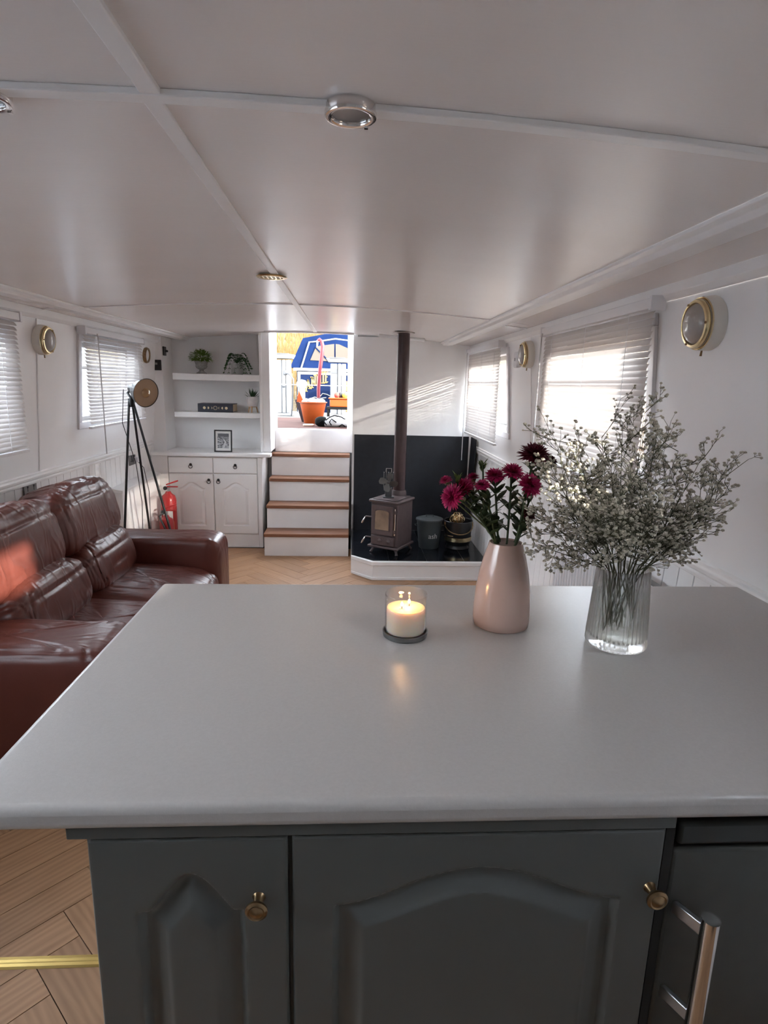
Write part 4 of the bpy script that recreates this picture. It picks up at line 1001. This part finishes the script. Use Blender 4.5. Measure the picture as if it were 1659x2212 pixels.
for i, (px, py, y, r, dk, face, lab) in enumerate(ASTERS):
    r *= 1.25; hd = pt(px, py, y); f = Vector(face).normalized()
    root = thing('aster', hd, lab, 'flower', 'asters in the pink vase')
    a = rnd.uniform(0, 2*PI); st0 = neck+Vector((.022*math.cos(a), .022*math.sin(a), -.09))
    base = hd-f*r*.55
    pts = []
    dn = Vector((hd.x-neck.x, hd.y-neck.y, 0)); nk = neck+dn.normalized()*min(.027, dn.length*.5)+Vector((0, 0, .008))
    cpt = nk+Vector((dn.x*.30, dn.y*.30, (hd.z-nk.z)*.62))
    pts = [st0.lerp(nk, k/3) for k in range(3)]
    for k in range(8):
        t = k/7; pts.append(nk*(1-t)**2+cpt*2*t*(1-t)+base*t*t)
    MB().tube(pts, [.0026]*8+[.0024, .0024, .0032], 7).build('stem', STEMG, root, smooth=60)
    Q = f.to_track_quat('Z', 'Y').to_matrix().to_4x4(); R = Matrix.Translation(hd-f*r*.45) @ Q
    MB(R).lathe([(0, -.006), (.004, -.004), (r*.42, r*.10), (r*.5, r*.35), (r*.3, r*.4)], 16).build('calyx', STEMG, root, smooth=60)
    mb = MB(R); bud = r < .014
    for ring, (cnt, el, ln) in enumerate(((26, .02, 1.0), (26, .25, .97), (24, .48, .92), (22, .72, .86), (18, .96, .8), (14, 1.22, .74))):
        if bud and ring < 2: continue
        for k in range(cnt):
            aa = 2*PI*(k+.5*(ring % 2)+rnd.uniform(-.3, .3))/cnt; e = el+rnd.uniform(-.12, .12)+(.35 if bud else 0)
            dv = Vector((math.cos(aa)*math.cos(e), math.sin(aa)*math.cos(e), math.sin(e)))
            leaf(mb, dv*r*.12+Vector((0, 0, r*.3)), dv, r*ln*rnd.uniform(.85, 1.05), r*.13, bend=.10, n=2)
    mb.build('petals', MAGDARK if dk else MAGENTA, root, smooth=80, recalc=False)
    for k in range(15 if not bud else 7):
        t = rnd.uniform(.42, .97); j = int(t*10); p = pts[j]; aa = rnd.uniform(0, 2*PI)
        mb = MB(); leaf(mb, p, (math.cos(aa)*.7, math.sin(aa)*.7, .75), rnd.uniform(.028, .055), rnd.uniform(.005, .0085), bend=.25, n=4)
        mb.build('leaf', STEMG, root, smooth=80, recalc=False)
# leafy green tips among the asters
for px, py, y, lab in ((1043, 1004, 1.32, 'green leafy tip standing above the asters'), (988, 1032, 1.31, 'pale green unopened bud tip at the left of the asters')):
    hd = pt(px, py, y); root = thing('leafy_stem', hd, lab, 'stem', 'leafy stems in the pink vase')
    pts = [neck+Vector((-.012, .01, -.09)), neck+Vector((-.012, .012, .01)), hd+Vector((.005, 0, -.06)), hd]
    MB().tube(pts, .0022, 6).build('stem', STEMG, root, smooth=60)
    mb = MB()
    for k in range(16):
        aa = rnd.uniform(0, 2*PI); leaf(mb, hd+Vector((0, 0, -.018*rnd.random())), (math.cos(aa)*.6, math.sin(aa)*.6, .9), rnd.uniform(.014, .026), .0032, bend=.1, n=3)
    mb.build('leaves', mat('leaf_fresh', (.10, .14, .04), .5, trans=.25), root, smooth=80, recalc=False)

# ------------------------------------------------------------------ ribbed glass vase with gypsophila
gc = Vector((.597, 1.205, WZ+.0003))
gv = thing('glass_vase', gc, 'clear ribbed glass vase half full of water holding gypsophila', 'vase')
rib = lambda a, r, z_: 1+.026*math.cos(38*a)
MB().lathe([(0, 0), (.055, 0), (.0625, .002), (.0645, .008), (.0635, .03), (.0545, .178), (.0535, .1795), (.0518, .178), (.0600, .032), (.0585, .022), (.05, .0185), (0, .018)], 228, c=gc, rib=lambda a, r, z_: rib(a, r, z_) if r > .0535 and z_ > .004 and z_ < .179 else 1).build('body', VASEGL, gv, smooth=60)
MB().lathe([(0, .0186), (.049, .0190), (.0578, .0225), (.0592, .033), (.0545, .118), (.0535, .118), (0, .1175)], 64, c=gc).build('water', WATER, gv, smooth=50)
gneck = gc+Vector((0, 0, .175))
flo_vs = []
ico = bmesh.new(); bmesh.ops.create_icosphere(ico, subdivisions=1, radius=1.0)
ico_v = [v.co.copy() for v in ico.verts]; ico_f = [tuple(v.index for v in f.verts) for f in ico.faces]; ico.free()
TARG = [(1205, 975, 1.30), (1245, 960, 1.18), (1300, 945, 1.32), (1345, 915, 1.25), (1392, 893, 1.22), (1420, 935, 1.15), (1465, 975, 1.22), (1510, 1000, 1.15), (1560, 1035, 1.18), (1575, 1060, 1.26),
        (1530, 1100, 1.12), (1210, 1050, 1.12), (1260, 1030, 1.08), (1320, 1010, 1.10), (1380, 1000, 1.30), (1430, 1060, 1.08), (1340, 1090, 1.04), (1290, 1110, 1.06), (1230, 1110, 1.12), (1180, 1120, 1.22), (1155, 1175, 1.20), (1400, 1110, 1.06), (1460, 1130, 1.10), (1465, 1185, 1.14), (1190, 1010, 1.22), (1270, 985, 1.25)]
def floret(mb, p, r):
    a = rnd.uniform(0, 6.28); c_, s_ = math.cos(a), math.sin(a)
    mb.add([p+Vector((v.x*c_-v.y*s_, v.x*s_+v.y*c_, v.z*.8))*r*rnd.uniform(.78, 1.18) for v in ico_v], ico_f)
nfl = 0
for ti, (px, py, y) in enumerate(TARG):
    tg = pt(px, py, y); root = thing('gypsophila_sprig', gneck, 'wiry sprig of tiny cream flowers in the ribbed glass vase', 'flower', 'gypsophila sprigs in the glass vase')
    a = rnd.uniform(0, 2*PI); rr = rnd.uniform(.004, .036)
    P0 = gc+Vector((-.030*math.cos(a), -.030*math.sin(a), rnd.uniform(.025, .07))); P1 = gneck+Vector((.018*math.cos(a), .018*math.sin(a), -.05))
    tgc = tg-gneck; P1n = gneck+Vector((max(-.042, min(.042, tgc.x*.25)), max(-.04, min(.04, tgc.y*.3)), .0))
    P2 = P1n+Vector((tgc.x*.30, tgc.y*.35, tgc.z*.38)); P3 = tg
    pts = [P0.lerp(P1n, k/5) for k in range(5)]
    for k in range(9):
        t = k/8; pts.append(P1n*(1-t)**2+P2*2*t*(1-t)+P3*t*t)
    smb = MB(); fmb = MB()
    smb.tube(pts, [.0017]*5+[.0016-.0011*k/8 for k in range(9)], 5)
    def branch(p, d, L, lvl):
        global nfl
        d = d.normalized(); q = []
        bd = Vector((rnd.uniform(-.25, .25), rnd.uniform(-.25, .25), rnd.uniform(-.05, .3)))
        for k in range(4): t = k/3; q.append(p+(d+bd*t*.7)*L*t)
        smb.tube(q, [.0009, .0007, .0006, .0005] if lvl == 0 else .00045, 4)
        if lvl == 2:
            floret(fmb, q[-1], rnd.uniform(.0028, .0047)); nfl += 1
            if rnd.random() < .5: floret(fmb, q[2]+Vector((rnd.uniform(-.004, .004), rnd.uniform(-.004, .004), .003)), rnd.uniform(.0024, .004)); nfl += 1
            return
        for k in range(4 if lvl == 0 else 3):
            t = rnd.uniform(.35, 1.0) if k else 1.0; i = min(3, int(t*3.01)); dv = d+Vector((rnd.uniform(-.9, .9), rnd.uniform(-.9, .9), rnd.uniform(-.45, .75)))
            branch(q[i], dv, L*rnd.uniform(.35, .62), lvl+1)
    for k in range(12):
        i = 7+min(6, int(k*.58)); p = pts[i]; tt = (pts[min(i+1, 13)]-pts[i-1]).normalized()
        dv = tt*.55+Vector((rnd.uniform(-1, 1), rnd.uniform(-1, 1), rnd.uniform(-.55, .6)))
        branch(p, dv, rnd.uniform(.034, .070)*(1.0 if i > 8 else 1.15), 0)
    smb.build('stems', STEMB, root, smooth=60, recalc=False)
    tag(fmb.build('florets', GYPS, root, recalc=False), kind='stuff')

# ------------------------------------------------------------------ outside the hatch
DZ = 1.072
DECK = mat('deck_paint', (.050, .027, .022), .8, var=.12, vscale=4, spec=.03)
tag(MB().box(-1.75, 1.15, YX+.05, 7.75, DZ-.04, DZ).build('deck', DECK), 'pinkish brown painted foredeck', None, kind='structure')
ORNG = mat('orange_plastic', (.20, .035, .004), .5, var=.05, spec=.25)
WATERX = mat('river_water', (.03, .036, .03), .25, bump=.3, bscale=3, bdist=.05)
wv = MB()
for (a, b, c, d) in ((-60, 60, 8.2, 60), (-60, -2.05, -60, 8.2), (1.4, 60, -60, 8.2), (-2.05, 1.4, -60, -1.9)): wv.add([(a, c, .42), (b, c, .42), (b, d, .42), (a, d, .42)], [(0, 1, 2, 3)])
tag(wv.build('water', WATERX, recalc=False), 'marina water around the boat', 'water', kind='stuff')
tag(MB().box(-9, 9, 8.9, 11.0, .60, .985).build('pontoon', mat('pontoon_concrete', (.085, .082, .076), .9, var=.1, vscale=6, spec=.03)), 'pale concrete pontoon beyond the deck', None, kind='structure')
# orange tub with odds and ends
t1 = Vector((-.425, 6.78, DZ))
tb = thing('orange_tub', t1, 'orange plastic tub full of odds and ends on the deck', 'tub')
MB().lathe([(0, 0), (.095, 0), (.100, .004), (.145, .222), (.158, .226), (.158, .236), (.148, .238), (.140, .230), (.096, .012), (0, .012)], 48, c=t1).build('body', ORNG, tb, smooth=40)
MB().tube([t1+Vector((-.15, 0, .23)), t1+Vector((-.17, 0, .30)), t1+Vector((-.13, -.02, .25))], .008, 8).build('handle', ORNG, tb, smooth=40)
RAG = mat('white_rag', (.20, .197, .19), .85)
for dx, dy, r, lab in ((-.075, -.06, .05, 'crumpled white cloth at the left of the tub'), (.0, -.07, .058, 'crumpled white cloth in the middle of the tub'), (.085, -.03, .05, 'crumpled pale cloth at the right of the tub')):
    c = t1+Vector((dx, dy, .235)); vs_, fs = superq(c, (r, r, r*.75), .9, .9, 24, 14, lambda p: p*(1+.25*nz3(p, (28, 28, 28), dx*50)))
    tag(MB().add(vs_, fs).build('cloth', RAG, base=c, smooth=80), lab, 'cloth')
MB().lathe([(0, .013), (.090, .013), (.132, .20), (0, .21)], 24, c=t1).build('contents', mat('tub_rubble', (.06, .06, .065), .7, var=.4, vscale=30), tb, smooth=40)
tag(MB().prism([(-.60, 1.305), (-.578, 1.43), (-.515, 1.30)], 6.70, 6.715, 'y').build('orange_scraper', ORNG, base=(-.57, 6.7, 1.3), bevel=.003), 'pointed orange plastic blade leaning in the tub', 'tool')
for k, (dx, rr, lab) in enumerate(((-.03, .05, 'thin dark wire loop rising left of the red hose'), (.075, .06, 'thin dark wire loop arching over the tub edge'))):
    c = t1+Vector((dx, -.02, .27)); tag(MB().tube([c+Vector((rr*math.cos(PI*i/14), .02*math.sin(i), rr*math.sin(PI*i/14)-.05)) for i in range(15)], .004, 6).build('wire_loop', BLACKP, base=c, smooth=60), lab, 'wire')
# red hose hung upright
HOSE = mat('red_hose', (.09, .0075, .012), .5, spec=.25)
hz = [pt(688, 868, 6.86), pt(688, 840, 6.86), pt(691, 800, 6.86), pt(695, 768, 6.86), pt(697, 748, 6.86), pt(695, 738, 6.86), pt(690, 733, 6.86), pt(686, 736, 6.86)]
hz[0].z = DZ+.2
rh = thing('red_hose', hz[0], 'red tube standing up out of the tub with a hooked top', 'hose')
MB().tube(hz, [.020, .020, .021, .022, .022, .020, .018, .014], 14).build('tube', HOSE, rh, smooth=60)
MB().tube([hz[-1], hz[-1]+Vector((-.005, 0, -.06))], [.012, .006], 10).build('nozzle', PLAS, rh, smooth=60)
# dark board leaning on the tub
bd = [pt(637, 864, 7.1), pt(648, 862, 7.1), pt(664, 915, 6.92), pt(652, 915, 6.92)]
bd[2].z = bd[3].z = DZ+.001
mb = MB(); mb.hexa([bd[3], bd[2], bd[2]+Vector((0, .03, 0)), bd[3]+Vector((0, .03, 0)), bd[0], bd[1], bd[1]+Vector((0, .03, 0)), bd[0]+Vector((0, .03, 0))])
tag(mb.build('dark_crate', mat('dark_brown_board', (.013, .009, .0095), .8, spec=.03), base=bd[3], bevel=.003), 'dark brown board leaning behind the orange tub', 'board')
# second tub on a low bench
OUTB = mat('weathered_black', (.006, .006, .0065), .8, spec=.03)
bn = thing('low_bench', (-.06, 7.45, DZ), 'low black bench on the deck under the second tub', 'bench')
MB().box(-.30, .14, 7.35, 7.60, DZ+.13, DZ+.16).build('top', OUTB, bn, bevel=.004)
for xx in (-.28, .12):
    for yy in (7.36, 7.58): MB().box(xx-.012, xx+.012, yy-.012, yy+.012, DZ, DZ+.13).build('leg', OUTB, bn)
t2 = Vector((-.075, 7.475, DZ+.1605))
tb2 = thing('orange_trough', t2, 'shallow orange planter on the black bench', 'planter')
MB().box(t2.x-.185, t2.x+.185, t2.y-.10, t2.y+.10, t2.z, t2.z+.095).build('body', ORNG, tb2, bevel=.012, seg=3)
MB().box(t2.x-.20, t2.x+.20, t2.y-.115, t2.y+.115, t2.z+.095, t2.z+.112).build('rim', ORNG, tb2, bevel=.005)
FLC = ((-.10, (.25, .02, .01)), (-.05, (.004, .004, .004)), (.0, (.45, .27, .015)), (.05, (.03, .05, .012)), (.10, (.45, .25, .015)))
for k, (dx, col) in enumerate(FLC):
    c = t2+Vector((dx, -.03+.03*(k % 2), .112)); vs_, fs = superq(c+Vector((0, 0, .03)), (.035, .035, .034), .9, .9, 18, 10, lambda p: p*(1+.2*nz3(p, (40, 40, 40), k)))
    tag(MB().add(vs_, fs).build('bedding_plant', mat(f'bloom_{k}', col, .7), base=c, smooth=80), ['red bloom at the left of the orange planter', 'dark round object among the blooms', 'yellow bloom in the middle of the orange planter', 'green tuft in the orange planter', 'yellow bloom at the right of the orange planter'][k], 'plant')
# white bag with dark straps on the sill side of the deck
bgc = Vector((-.17, 6.32, DZ))
bag = thing('white_bag', bgc, 'slumped white bag with black straps just outside the hatch', 'bag')
vs_, fs = superq(bgc+Vector((.03, 0, .045)), (.185, .11, .055), .7, .6, 48, 24, lambda p: Vector((p.x, p.y, max(-.0445, p.z*(1+.35*nz3(p, (9, 14, 9), 2))))))
MB().add(vs_, fs).build('body', mat('bag_white', (.42, .41, .40), .8), bag, smooth=80)
vs_, fs = superq(bgc+Vector((-.13, -.03, .05)), (.075, .07, .052), .7, .7, 36, 18, lambda p: Vector((p.x, p.y, max(-.0495, p.z*(1+.3*nz3(p, (12, 12, 12), 8))))))
MB().add(vs_, fs).build('mouth', mat('bag_dark', (.007, .0075, .007), .8, spec=.03), bag, smooth=80)
for q in ([(-.09, -.10, .07), (-.05, -.115, .10), (.0, -.10, .12), (.07, -.09, .105), (.13, -.09, .07)], [(-.03, -.11, .02), (-.05, -.125, .05), (-.03, -.12, .085), (.02, -.11, .05)], [(.05, -.12, .01), (.08, -.125, .03), (.11, -.12, .012)], [(-.16, -.10, .04), (-.12, -.11, .07), (-.08, -.11, .02)]):
    MB().tube([bgc+Vector(p) for p in q], .006, 8).build('strap', OUTB, bag, smooth=60)
tag(MB().add(*superq(bgc+Vector((-.27, -.03, .012)), (.06, .035, .0115), .6, .6, 24, 10)).build('flat_pad', mat('pad_peach', (.65, .40, .30), .6), base=bgc+Vector((-.27, -.03, 0)), smooth=70), 'small flat peach pad lying on the deck by the bag', 'pad')
# service pedestals on the pontoon
PEDW = mat('pedestal_white', (.12, .122, .125), .6, spec=.2); PEDG = mat('pedestal_grey', (.04, .042, .045), .6, spec=.2)
def pedestal(x, y, label, sticker, hs=1.0):
    z = .986; root = thing('service_pedestal', (x, y, z), label, 'pedestal', 'service pedestals on the pontoon')
    MB().box(x-.9*.17, x+.9*.17, y-.13, y+.13, z, z+.05*hs).build('foot', PEDW, root, bevel=.01)
    MB().box(x-.9*.135, x-.9*.01, y-.10, y+.10, z+.05*hs, z+.98*hs).build('side_panel', PEDW, root, bevel=.01)
    MB().box(x-.9*.005, x+.9*.055, y-.13, y+.10, z+.05*hs, z+.98*hs).build('column', PEDW, root, bevel=.012)
    MB().box(x+.9*.06, x+.9*.135, y-.11, y+.10, z+.05*hs, z+.98*hs).build('side_panel', PEDW, root, bevel=.01)
    MB().prism([(x-.9*.17, z+1.0*hs), (x+.9*.17, z+1.0*hs), (x+.9*.21, z+1.07*hs), (x-.9*.21, z+1.07*hs)], y-.17, y+.15, 'y').build('cap', PEDW, root, bevel=.006)
    MB().box(x-.9*.15, x+.9*.12, y-.18, y+.14, z+1.072*hs, z+1.088*hs).build('lid', PEDG, root, bevel=.004)
    if sticker:
        MB().box(x-.9*.12, x-.9*.02, y-.112, y-.10, z+.80*hs, z+.88*hs).build('meter', PEDG, root)
        MB().box(x-.9*.11, x-.9*.03, y-.112, y-.10, z+.66*hs, z+.74*hs).build('sticker', mat('sticker_yellow', (.75, .62, .08), .5), root)
    else:
        MB().box(x+.9*.0, x+.9*.05, y-.142, y-.13, z+.50*hs, z+.53*hs).build('clip', PEDG, root)
        MB().tube([(x+.9*.04, y-.14, z+.75*hs), (x+.9*.12, y-.2, z+.74*hs), (x+.9*.2, y-.2, z+.65*hs), (x+.9*.18, y-.2, z+.2*hs), (x+.9*.16, y-.16, .99)], .012, 8).build('cable', PEDG, root, smooth=60)
        MB().box(x+.9*.03, x+.9*.09, y-.17, y-.12, z+.72*hs, z+.80*hs).build('socket', PEDG, root, bevel=.008)
p_ = pt(611, 764, 9.75); pedestal(p_.x, 9.75, 'white service pedestal at the left of the hatch view', False, (p_.z-.986)/1.088)
p_ = pt(731, 773, 9.75); pedestal(p_.x, 9.75, 'white service pedestal with a yellow sticker at the right of the hatch view', True, (p_.z-.986)/1.088)
mp_ = pt(652, 860, 9.4)
tag(MB().lathe([(0, 0), (.052, 0), (.052, .44), (.078, .47), (.082, .52), (.06, .56), (.0, .575)], 24, c=(mp_.x, 9.4, .986)).build('mooring_post', PEDW, base=(mp_.x, 9.4, .986), smooth=50), 'white mooring post with a rounded head before the blue boat', 'post')
tag(MB().tube([(-2.3, 9.55, 1.50), (-1.4, 9.5, 1.48), (-.3, 9.5, 1.475), (.6, 9.5, 1.50)], .008, 6).build('mooring_line', RAG, base=(-1, 9.5, 1.5), smooth=60), 'thin pale line stretched between the pedestals', 'rope')
# blue boat: end bulkhead with lettering, canopy
BY = 11.9
def bp(px, py, y=BY): return pt(px, py, y)
HULL = mat('boat_blue', (.0032, .0065, .0200), .7, spec=.02); CANV = mat('canvas_blue', (.0030, .0068, .0230), .9, var=.1, vscale=5, spec=.0); WLINE = mat('boat_white', (.11, .11, .107), .6, spec=.05)
GOLDL = mat('letter_gold', (.15, .095, .038), .7, spec=.03)
bo = thing('moored_boat', (-1.0, BY, .42), 'dark blue boat with painted name and canvas canopy moored opposite', 'boat')
a, b = bp(641, 797), bp(790, 806)
MB().box(a.x, b.x+1.2, BY, BY+2.5, .45, a.z-.03).build('cabin', HULL, bo)
MB().box(a.x-.06, b.x+1.25, BY-.05, BY+.05, a.z-.03, a.z+.02).build('gunwale', mat('boat_grey', (.25, .25, .26), .5), bo)
lx = bp(643, 830).x
MB().box(lx, lx+.055, BY-.012, BY-.001, .62, a.z-.10).build('border_line', WLINE, bo); MB().box(lx, b.x+1.1, BY-.012, BY-.001, a.z-.10, a.z-.045).build('border_line', WLINE, bo)
MB().box(lx+.06, b.x+1.1, BY-.012, BY-.001, .62, .67).build('border_line', WLINE, bo)
# canopy
c0, c1 = bp(626, 796), bp(652, 728)
rz = bp(725, 718).z+.03; ez = c1.z
xl0, xl1 = c0.x, c1.x; xr1 = bp(725, 718).x*2-xl1; xr0 = bp(725, 718).x*2-xl0; xm = (xl1+xr1)/2; zb = c0.z+.02
YF, YK = BY+.02, BY+2.2
cv = MB()
cv.add([(xl0, YF, zb), (xr0, YF, zb), (xr1, YF+.25, ez), (xm, YF+.25, rz), (xl1, YF+.25, ez), (xl0, YK, zb), (xr0, YK, zb), (xr1, YK, ez), (xm, YK, rz), (xl1, YK, ez)],
       [(0, 1, 2, 3, 4), (5, 6, 7, 8, 9)[::-1], (0, 5, 9, 4), (4, 9, 8, 3), (3, 8, 7, 2), (1, 2, 7, 6)])
cv.build('canopy', CANV, bo)
def onf(px, py, d=.02):                                  # point on the sloping canopy front
    z = bp(px, py).z; t = (z-zb)/(ez-zb); y = YF+.25*t-d; return pt(px, py, y)
CW = mat('canopy_window', (.036, .031, .026), .6, spec=.05)
for q, nm, mt in (([(670, 778), (683, 748), (722, 743), (722, 781)], 'canopy_window', CW), ([(725, 781), (725, 743), (768, 748), (785, 778)], 'canopy_window', CW)):
    pts = [onf(*p) for p in q]; MB().add(pts+[p+Vector((0, .012, 0)) for p in pts], [(0, 1, 2, 3), (7, 6, 5, 4)]+[(i, (i+1) % 4, 4+(i+1) % 4, 4+i) for i in range(4)]).build(nm, mt, bo)
MB().tube([onf(650, 797, .03), onf(668, 739, .03), onf(692, 737, .03), onf(725, 732, .03), onf(760, 737, .03), onf(785, 739, .03), onf(800, 797, .03)], .016, 8).build('zip_piping', WLINE, bo, smooth=50)
MB().tube([onf(682, 751, .03), onf(712, 782, .03)], .012, 6).build('crease_line', CANV, bo)
# painted name, letter by letter, on an arc
LET = {'A': [((.0, 0), (.42, 1)), ((.42, 1), (.84, 0)), ((.18, .38), (.66, .38))], 'N': [((.08, 0), (.08, 1)), ((.08, 1), (.72, 0)), ((.72, 0), (.72, 1))],
       'I': [((.18, 0), (.18, 1))], 'E': [((.1, 0), (.1, 1)), ((.1, .95), (.6, .95)), ((.1, .5), (.5, .5)), ((.1, .05), (.6, .05))]}
SER = {'A': [(0, 0), (.84, 0)], 'N': [(.08, 0), (.08, 1), (.72, 1)], 'I': [(.18, 0), (.18, 1)], 'E': [(.1, 0), (.1, 1)]}
tx0, tx1 = bp(661, 845), bp(712, 826); u = 0; adv = {'A': .95, 'N': .92, 'I': .48, 'E': .75}; tot = .95+.92*2+.48+.75
hgt = .19; W_ = (tx1.x-tx0.x)
for ch in 'ANNIE':
    mb = MB()
    def mp2(x, y):
        f = (u+x*.84)/tot; return Vector((tx0.x+W_*f, BY-.012, tx0.z+(tx1.z-tx0.z)*(1-(1-f)**1.8)+y*hgt*(1+.15*f)))
    for (p, q) in LET[ch]:
        P_, Q_ = mp2(*p), mp2(*q); d = Q_-P_; L = d.length; ang = math.atan2(d.z, d.x)
        R = Matrix.Translation(P_) @ Matrix.Rotation(-ang, 4, 'Y'); wd = .014 if abs(d.z) > abs(d.x)*.6 else .008
        MB.box(mb if not setattr(mb, 'M', R) else mb, 0, L, -.006, .004, -wd, wd)
    for p in SER[ch]:
        P_ = mp2(*p); mb.M = Matrix.Identity(4); mb.box(P_.x-.032, P_.x+.032, P_.y-.006, P_.y+.004, P_.z-.008, P_.z+.008)
    mb.build('name_letter', GOLDL, bo); u += adv[ch]
MB().tube([bp(692, 856, BY-.01), bp(697, 850, BY-.01), bp(706, 852, BY-.01), bp(716, 857, BY-.01)], .010, 6).build('scroll_line', WLINE, bo, smooth=50)
MB().tube([bp(668, 862, BY-.01), bp(680, 858, BY-.01), bp(690, 861, BY-.01), bp(705, 859, BY-.01)], .012, 6).build('scroll_line', WLINE, bo, smooth=50)
# red and white edge of another boat at far right
e0 = bp(749, 850, 11.0)
nbx = thing('striped_boat_end', (e0.x, 11.4, .42), 'boat end with orange and cream panels at the right edge of the hatch', 'boat')
for k in range(6): MB().box(e0.x-.08, e0.x+.9, 11.35, 11.5, .425+.19*k, .425+.19*(k+1)-.01).build('panel', mat('panel_orange', (.22, .06, .025), .6, spec=.2) if k % 2 else WLINE, nbx)
# bank and shrubs behind
def bankz(x, y): return .9+max(0, (y-15.0))*.42+.35*noise.noise(Vector((x*.4, y*.4, 2)))
GRASSB = mat('dry_grass', (.062, .041, .015), .9, col2=(.044, .031, .011), vscale=3, bump=.8, bscale=14, bdist=.08, stretch=(1, 1, .25))
tag(MB().grid(lambda a, b: (-30+60*a, 14.6+26*b, bankz(-30+60*a, 14.6+26*b)), 80, 40).build('grass_bank', GRASSB, recalc=False, smooth=80), 'slope of dry golden grass beyond the boats', None, kind='structure')
mb = MB()
for k in range(6000):
    x_ = rnd.uniform(-5.5, 2); y_ = rnd.uniform(14.8, 24); z_ = bankz(x_, y_); h_ = rnd.uniform(.25, .6); dx = rnd.uniform(-.15, .15)
    mb.add([(x_-.015, y_, z_-.02), (x_+.015, y_, z_-.02), (x_+dx, y_+rnd.uniform(-.1, .1), z_+h_)], [(0, 1, 2)])
tag(mb.build('tall_grass', mat('grass_straw', (.074, .049, .018), .8, var=.3, vscale=.8, trans=.15, spec=.1), recalc=False), 'tall straw coloured grass on the bank', 'grass', kind='stuff')
HEDGE = mat('hedge_leaf', (.030, .042, .010), .7, var=.4, spec=.1, vscale=3, trans=.2)
for k, (x_, y_, r, lab) in enumerate(((-4.4, 22.5, 1.25, 'green shrub at the top left of the bank'), (-1.3, 23.5, 1.25, 'green shrub on the bank behind the canopy'), (1.9, 23.0, 1.25, 'green shrub at the right of the bank'))):
    z_ = bankz(x_, y_); sh = thing('shrub', (x_, y_, z_), lab, 'shrub', 'shrubs on the bank')
    MB().tube([(x_, y_, z_-.1), (x_+.1, y_, z_+r*.9)], [.09, .05], 8).build('trunk', PINE, sh, smooth=50)
    mb = MB()
    for i in range(1500):
        dv = Vector((rnd.gauss(0, 1), rnd.gauss(0, 1), rnd.gauss(0, 1))).normalized(); rr = r*rnd.uniform(.55, 1)
        leaf(mb, Vector((x_, y_, z_+r*.8))+Vector((dv.x*rr*1.2, dv.y*rr, dv.z*rr*.8)), dv+Vector((0, 0, .3)), rnd.uniform(.14, .24), .05, bend=.2, n=2)
    tag(mb.build('foliage', HEDGE, sh, smooth=80, recalc=False), kind='stuff')

# invented boats alongside, added to block the low sky between the slats
for x0, x1, col, colr, lab in ((2.55, 4.6, (.34, .24, .17), (.30, .25, .20), 'tan boat added alongside to screen the low sky behind the right-hand blinds'), (-5.2, -3.1, (.36, .38, .42), (.3, .31, .33), 'pale grey boat added alongside to screen the low sky behind the left-hand blinds')):
    nb_ = thing('added_boat', ((x0+x1)/2, 3.0, .42), lab, 'boat', 'boats added alongside')
    HM = mat(lab.split()[0]+'_cabin_side', col, .6, var=.12, vscale=2, spec=.2); RM = mat(lab.split()[0]+'_cabin_roof', colr, .6, spec=.2)
    MB().box(x0-.12, x1+.12, -4.5, 8.6, .40, 1.0).build('hull', HM, nb_, bevel=.03)
    MB().prism([(x0, 1.0), (x1, 1.0), (x1-.10, 1.93), (x0+.10, 1.93)], -4.0, 7.6, 'y').build('cabin', HM, nb_, bevel=.02)
    MB().prism([(x0+.06, 1.931), (x1-.06, 1.931), (x1-.3, 2.02), (x0+.3, 2.02)], -4.05, 7.65, 'y').build('roof', RM, nb_, bevel=.01)
    xs_ = x0-.0 if x0 > 0 else x1
    sg = -1 if x0 > 0 else 1
    for k in range(5):
        y_ = -3.2+2.1*k; a_ = xs_-sg*.045+sg*.012; b_ = xs_-sg*.078+sg*.012
        MB().hexa([(a_, y_, 1.25), (a_-sg*.02, y_, 1.25), (a_-sg*.02, y_+.9, 1.25), (a_, y_+.9, 1.25), (b_, y_, 1.70), (b_-sg*.02, y_, 1.70), (b_-sg*.02, y_+.9, 1.70), (b_, y_+.9, 1.70)]).build('window', DARKV, nb_)
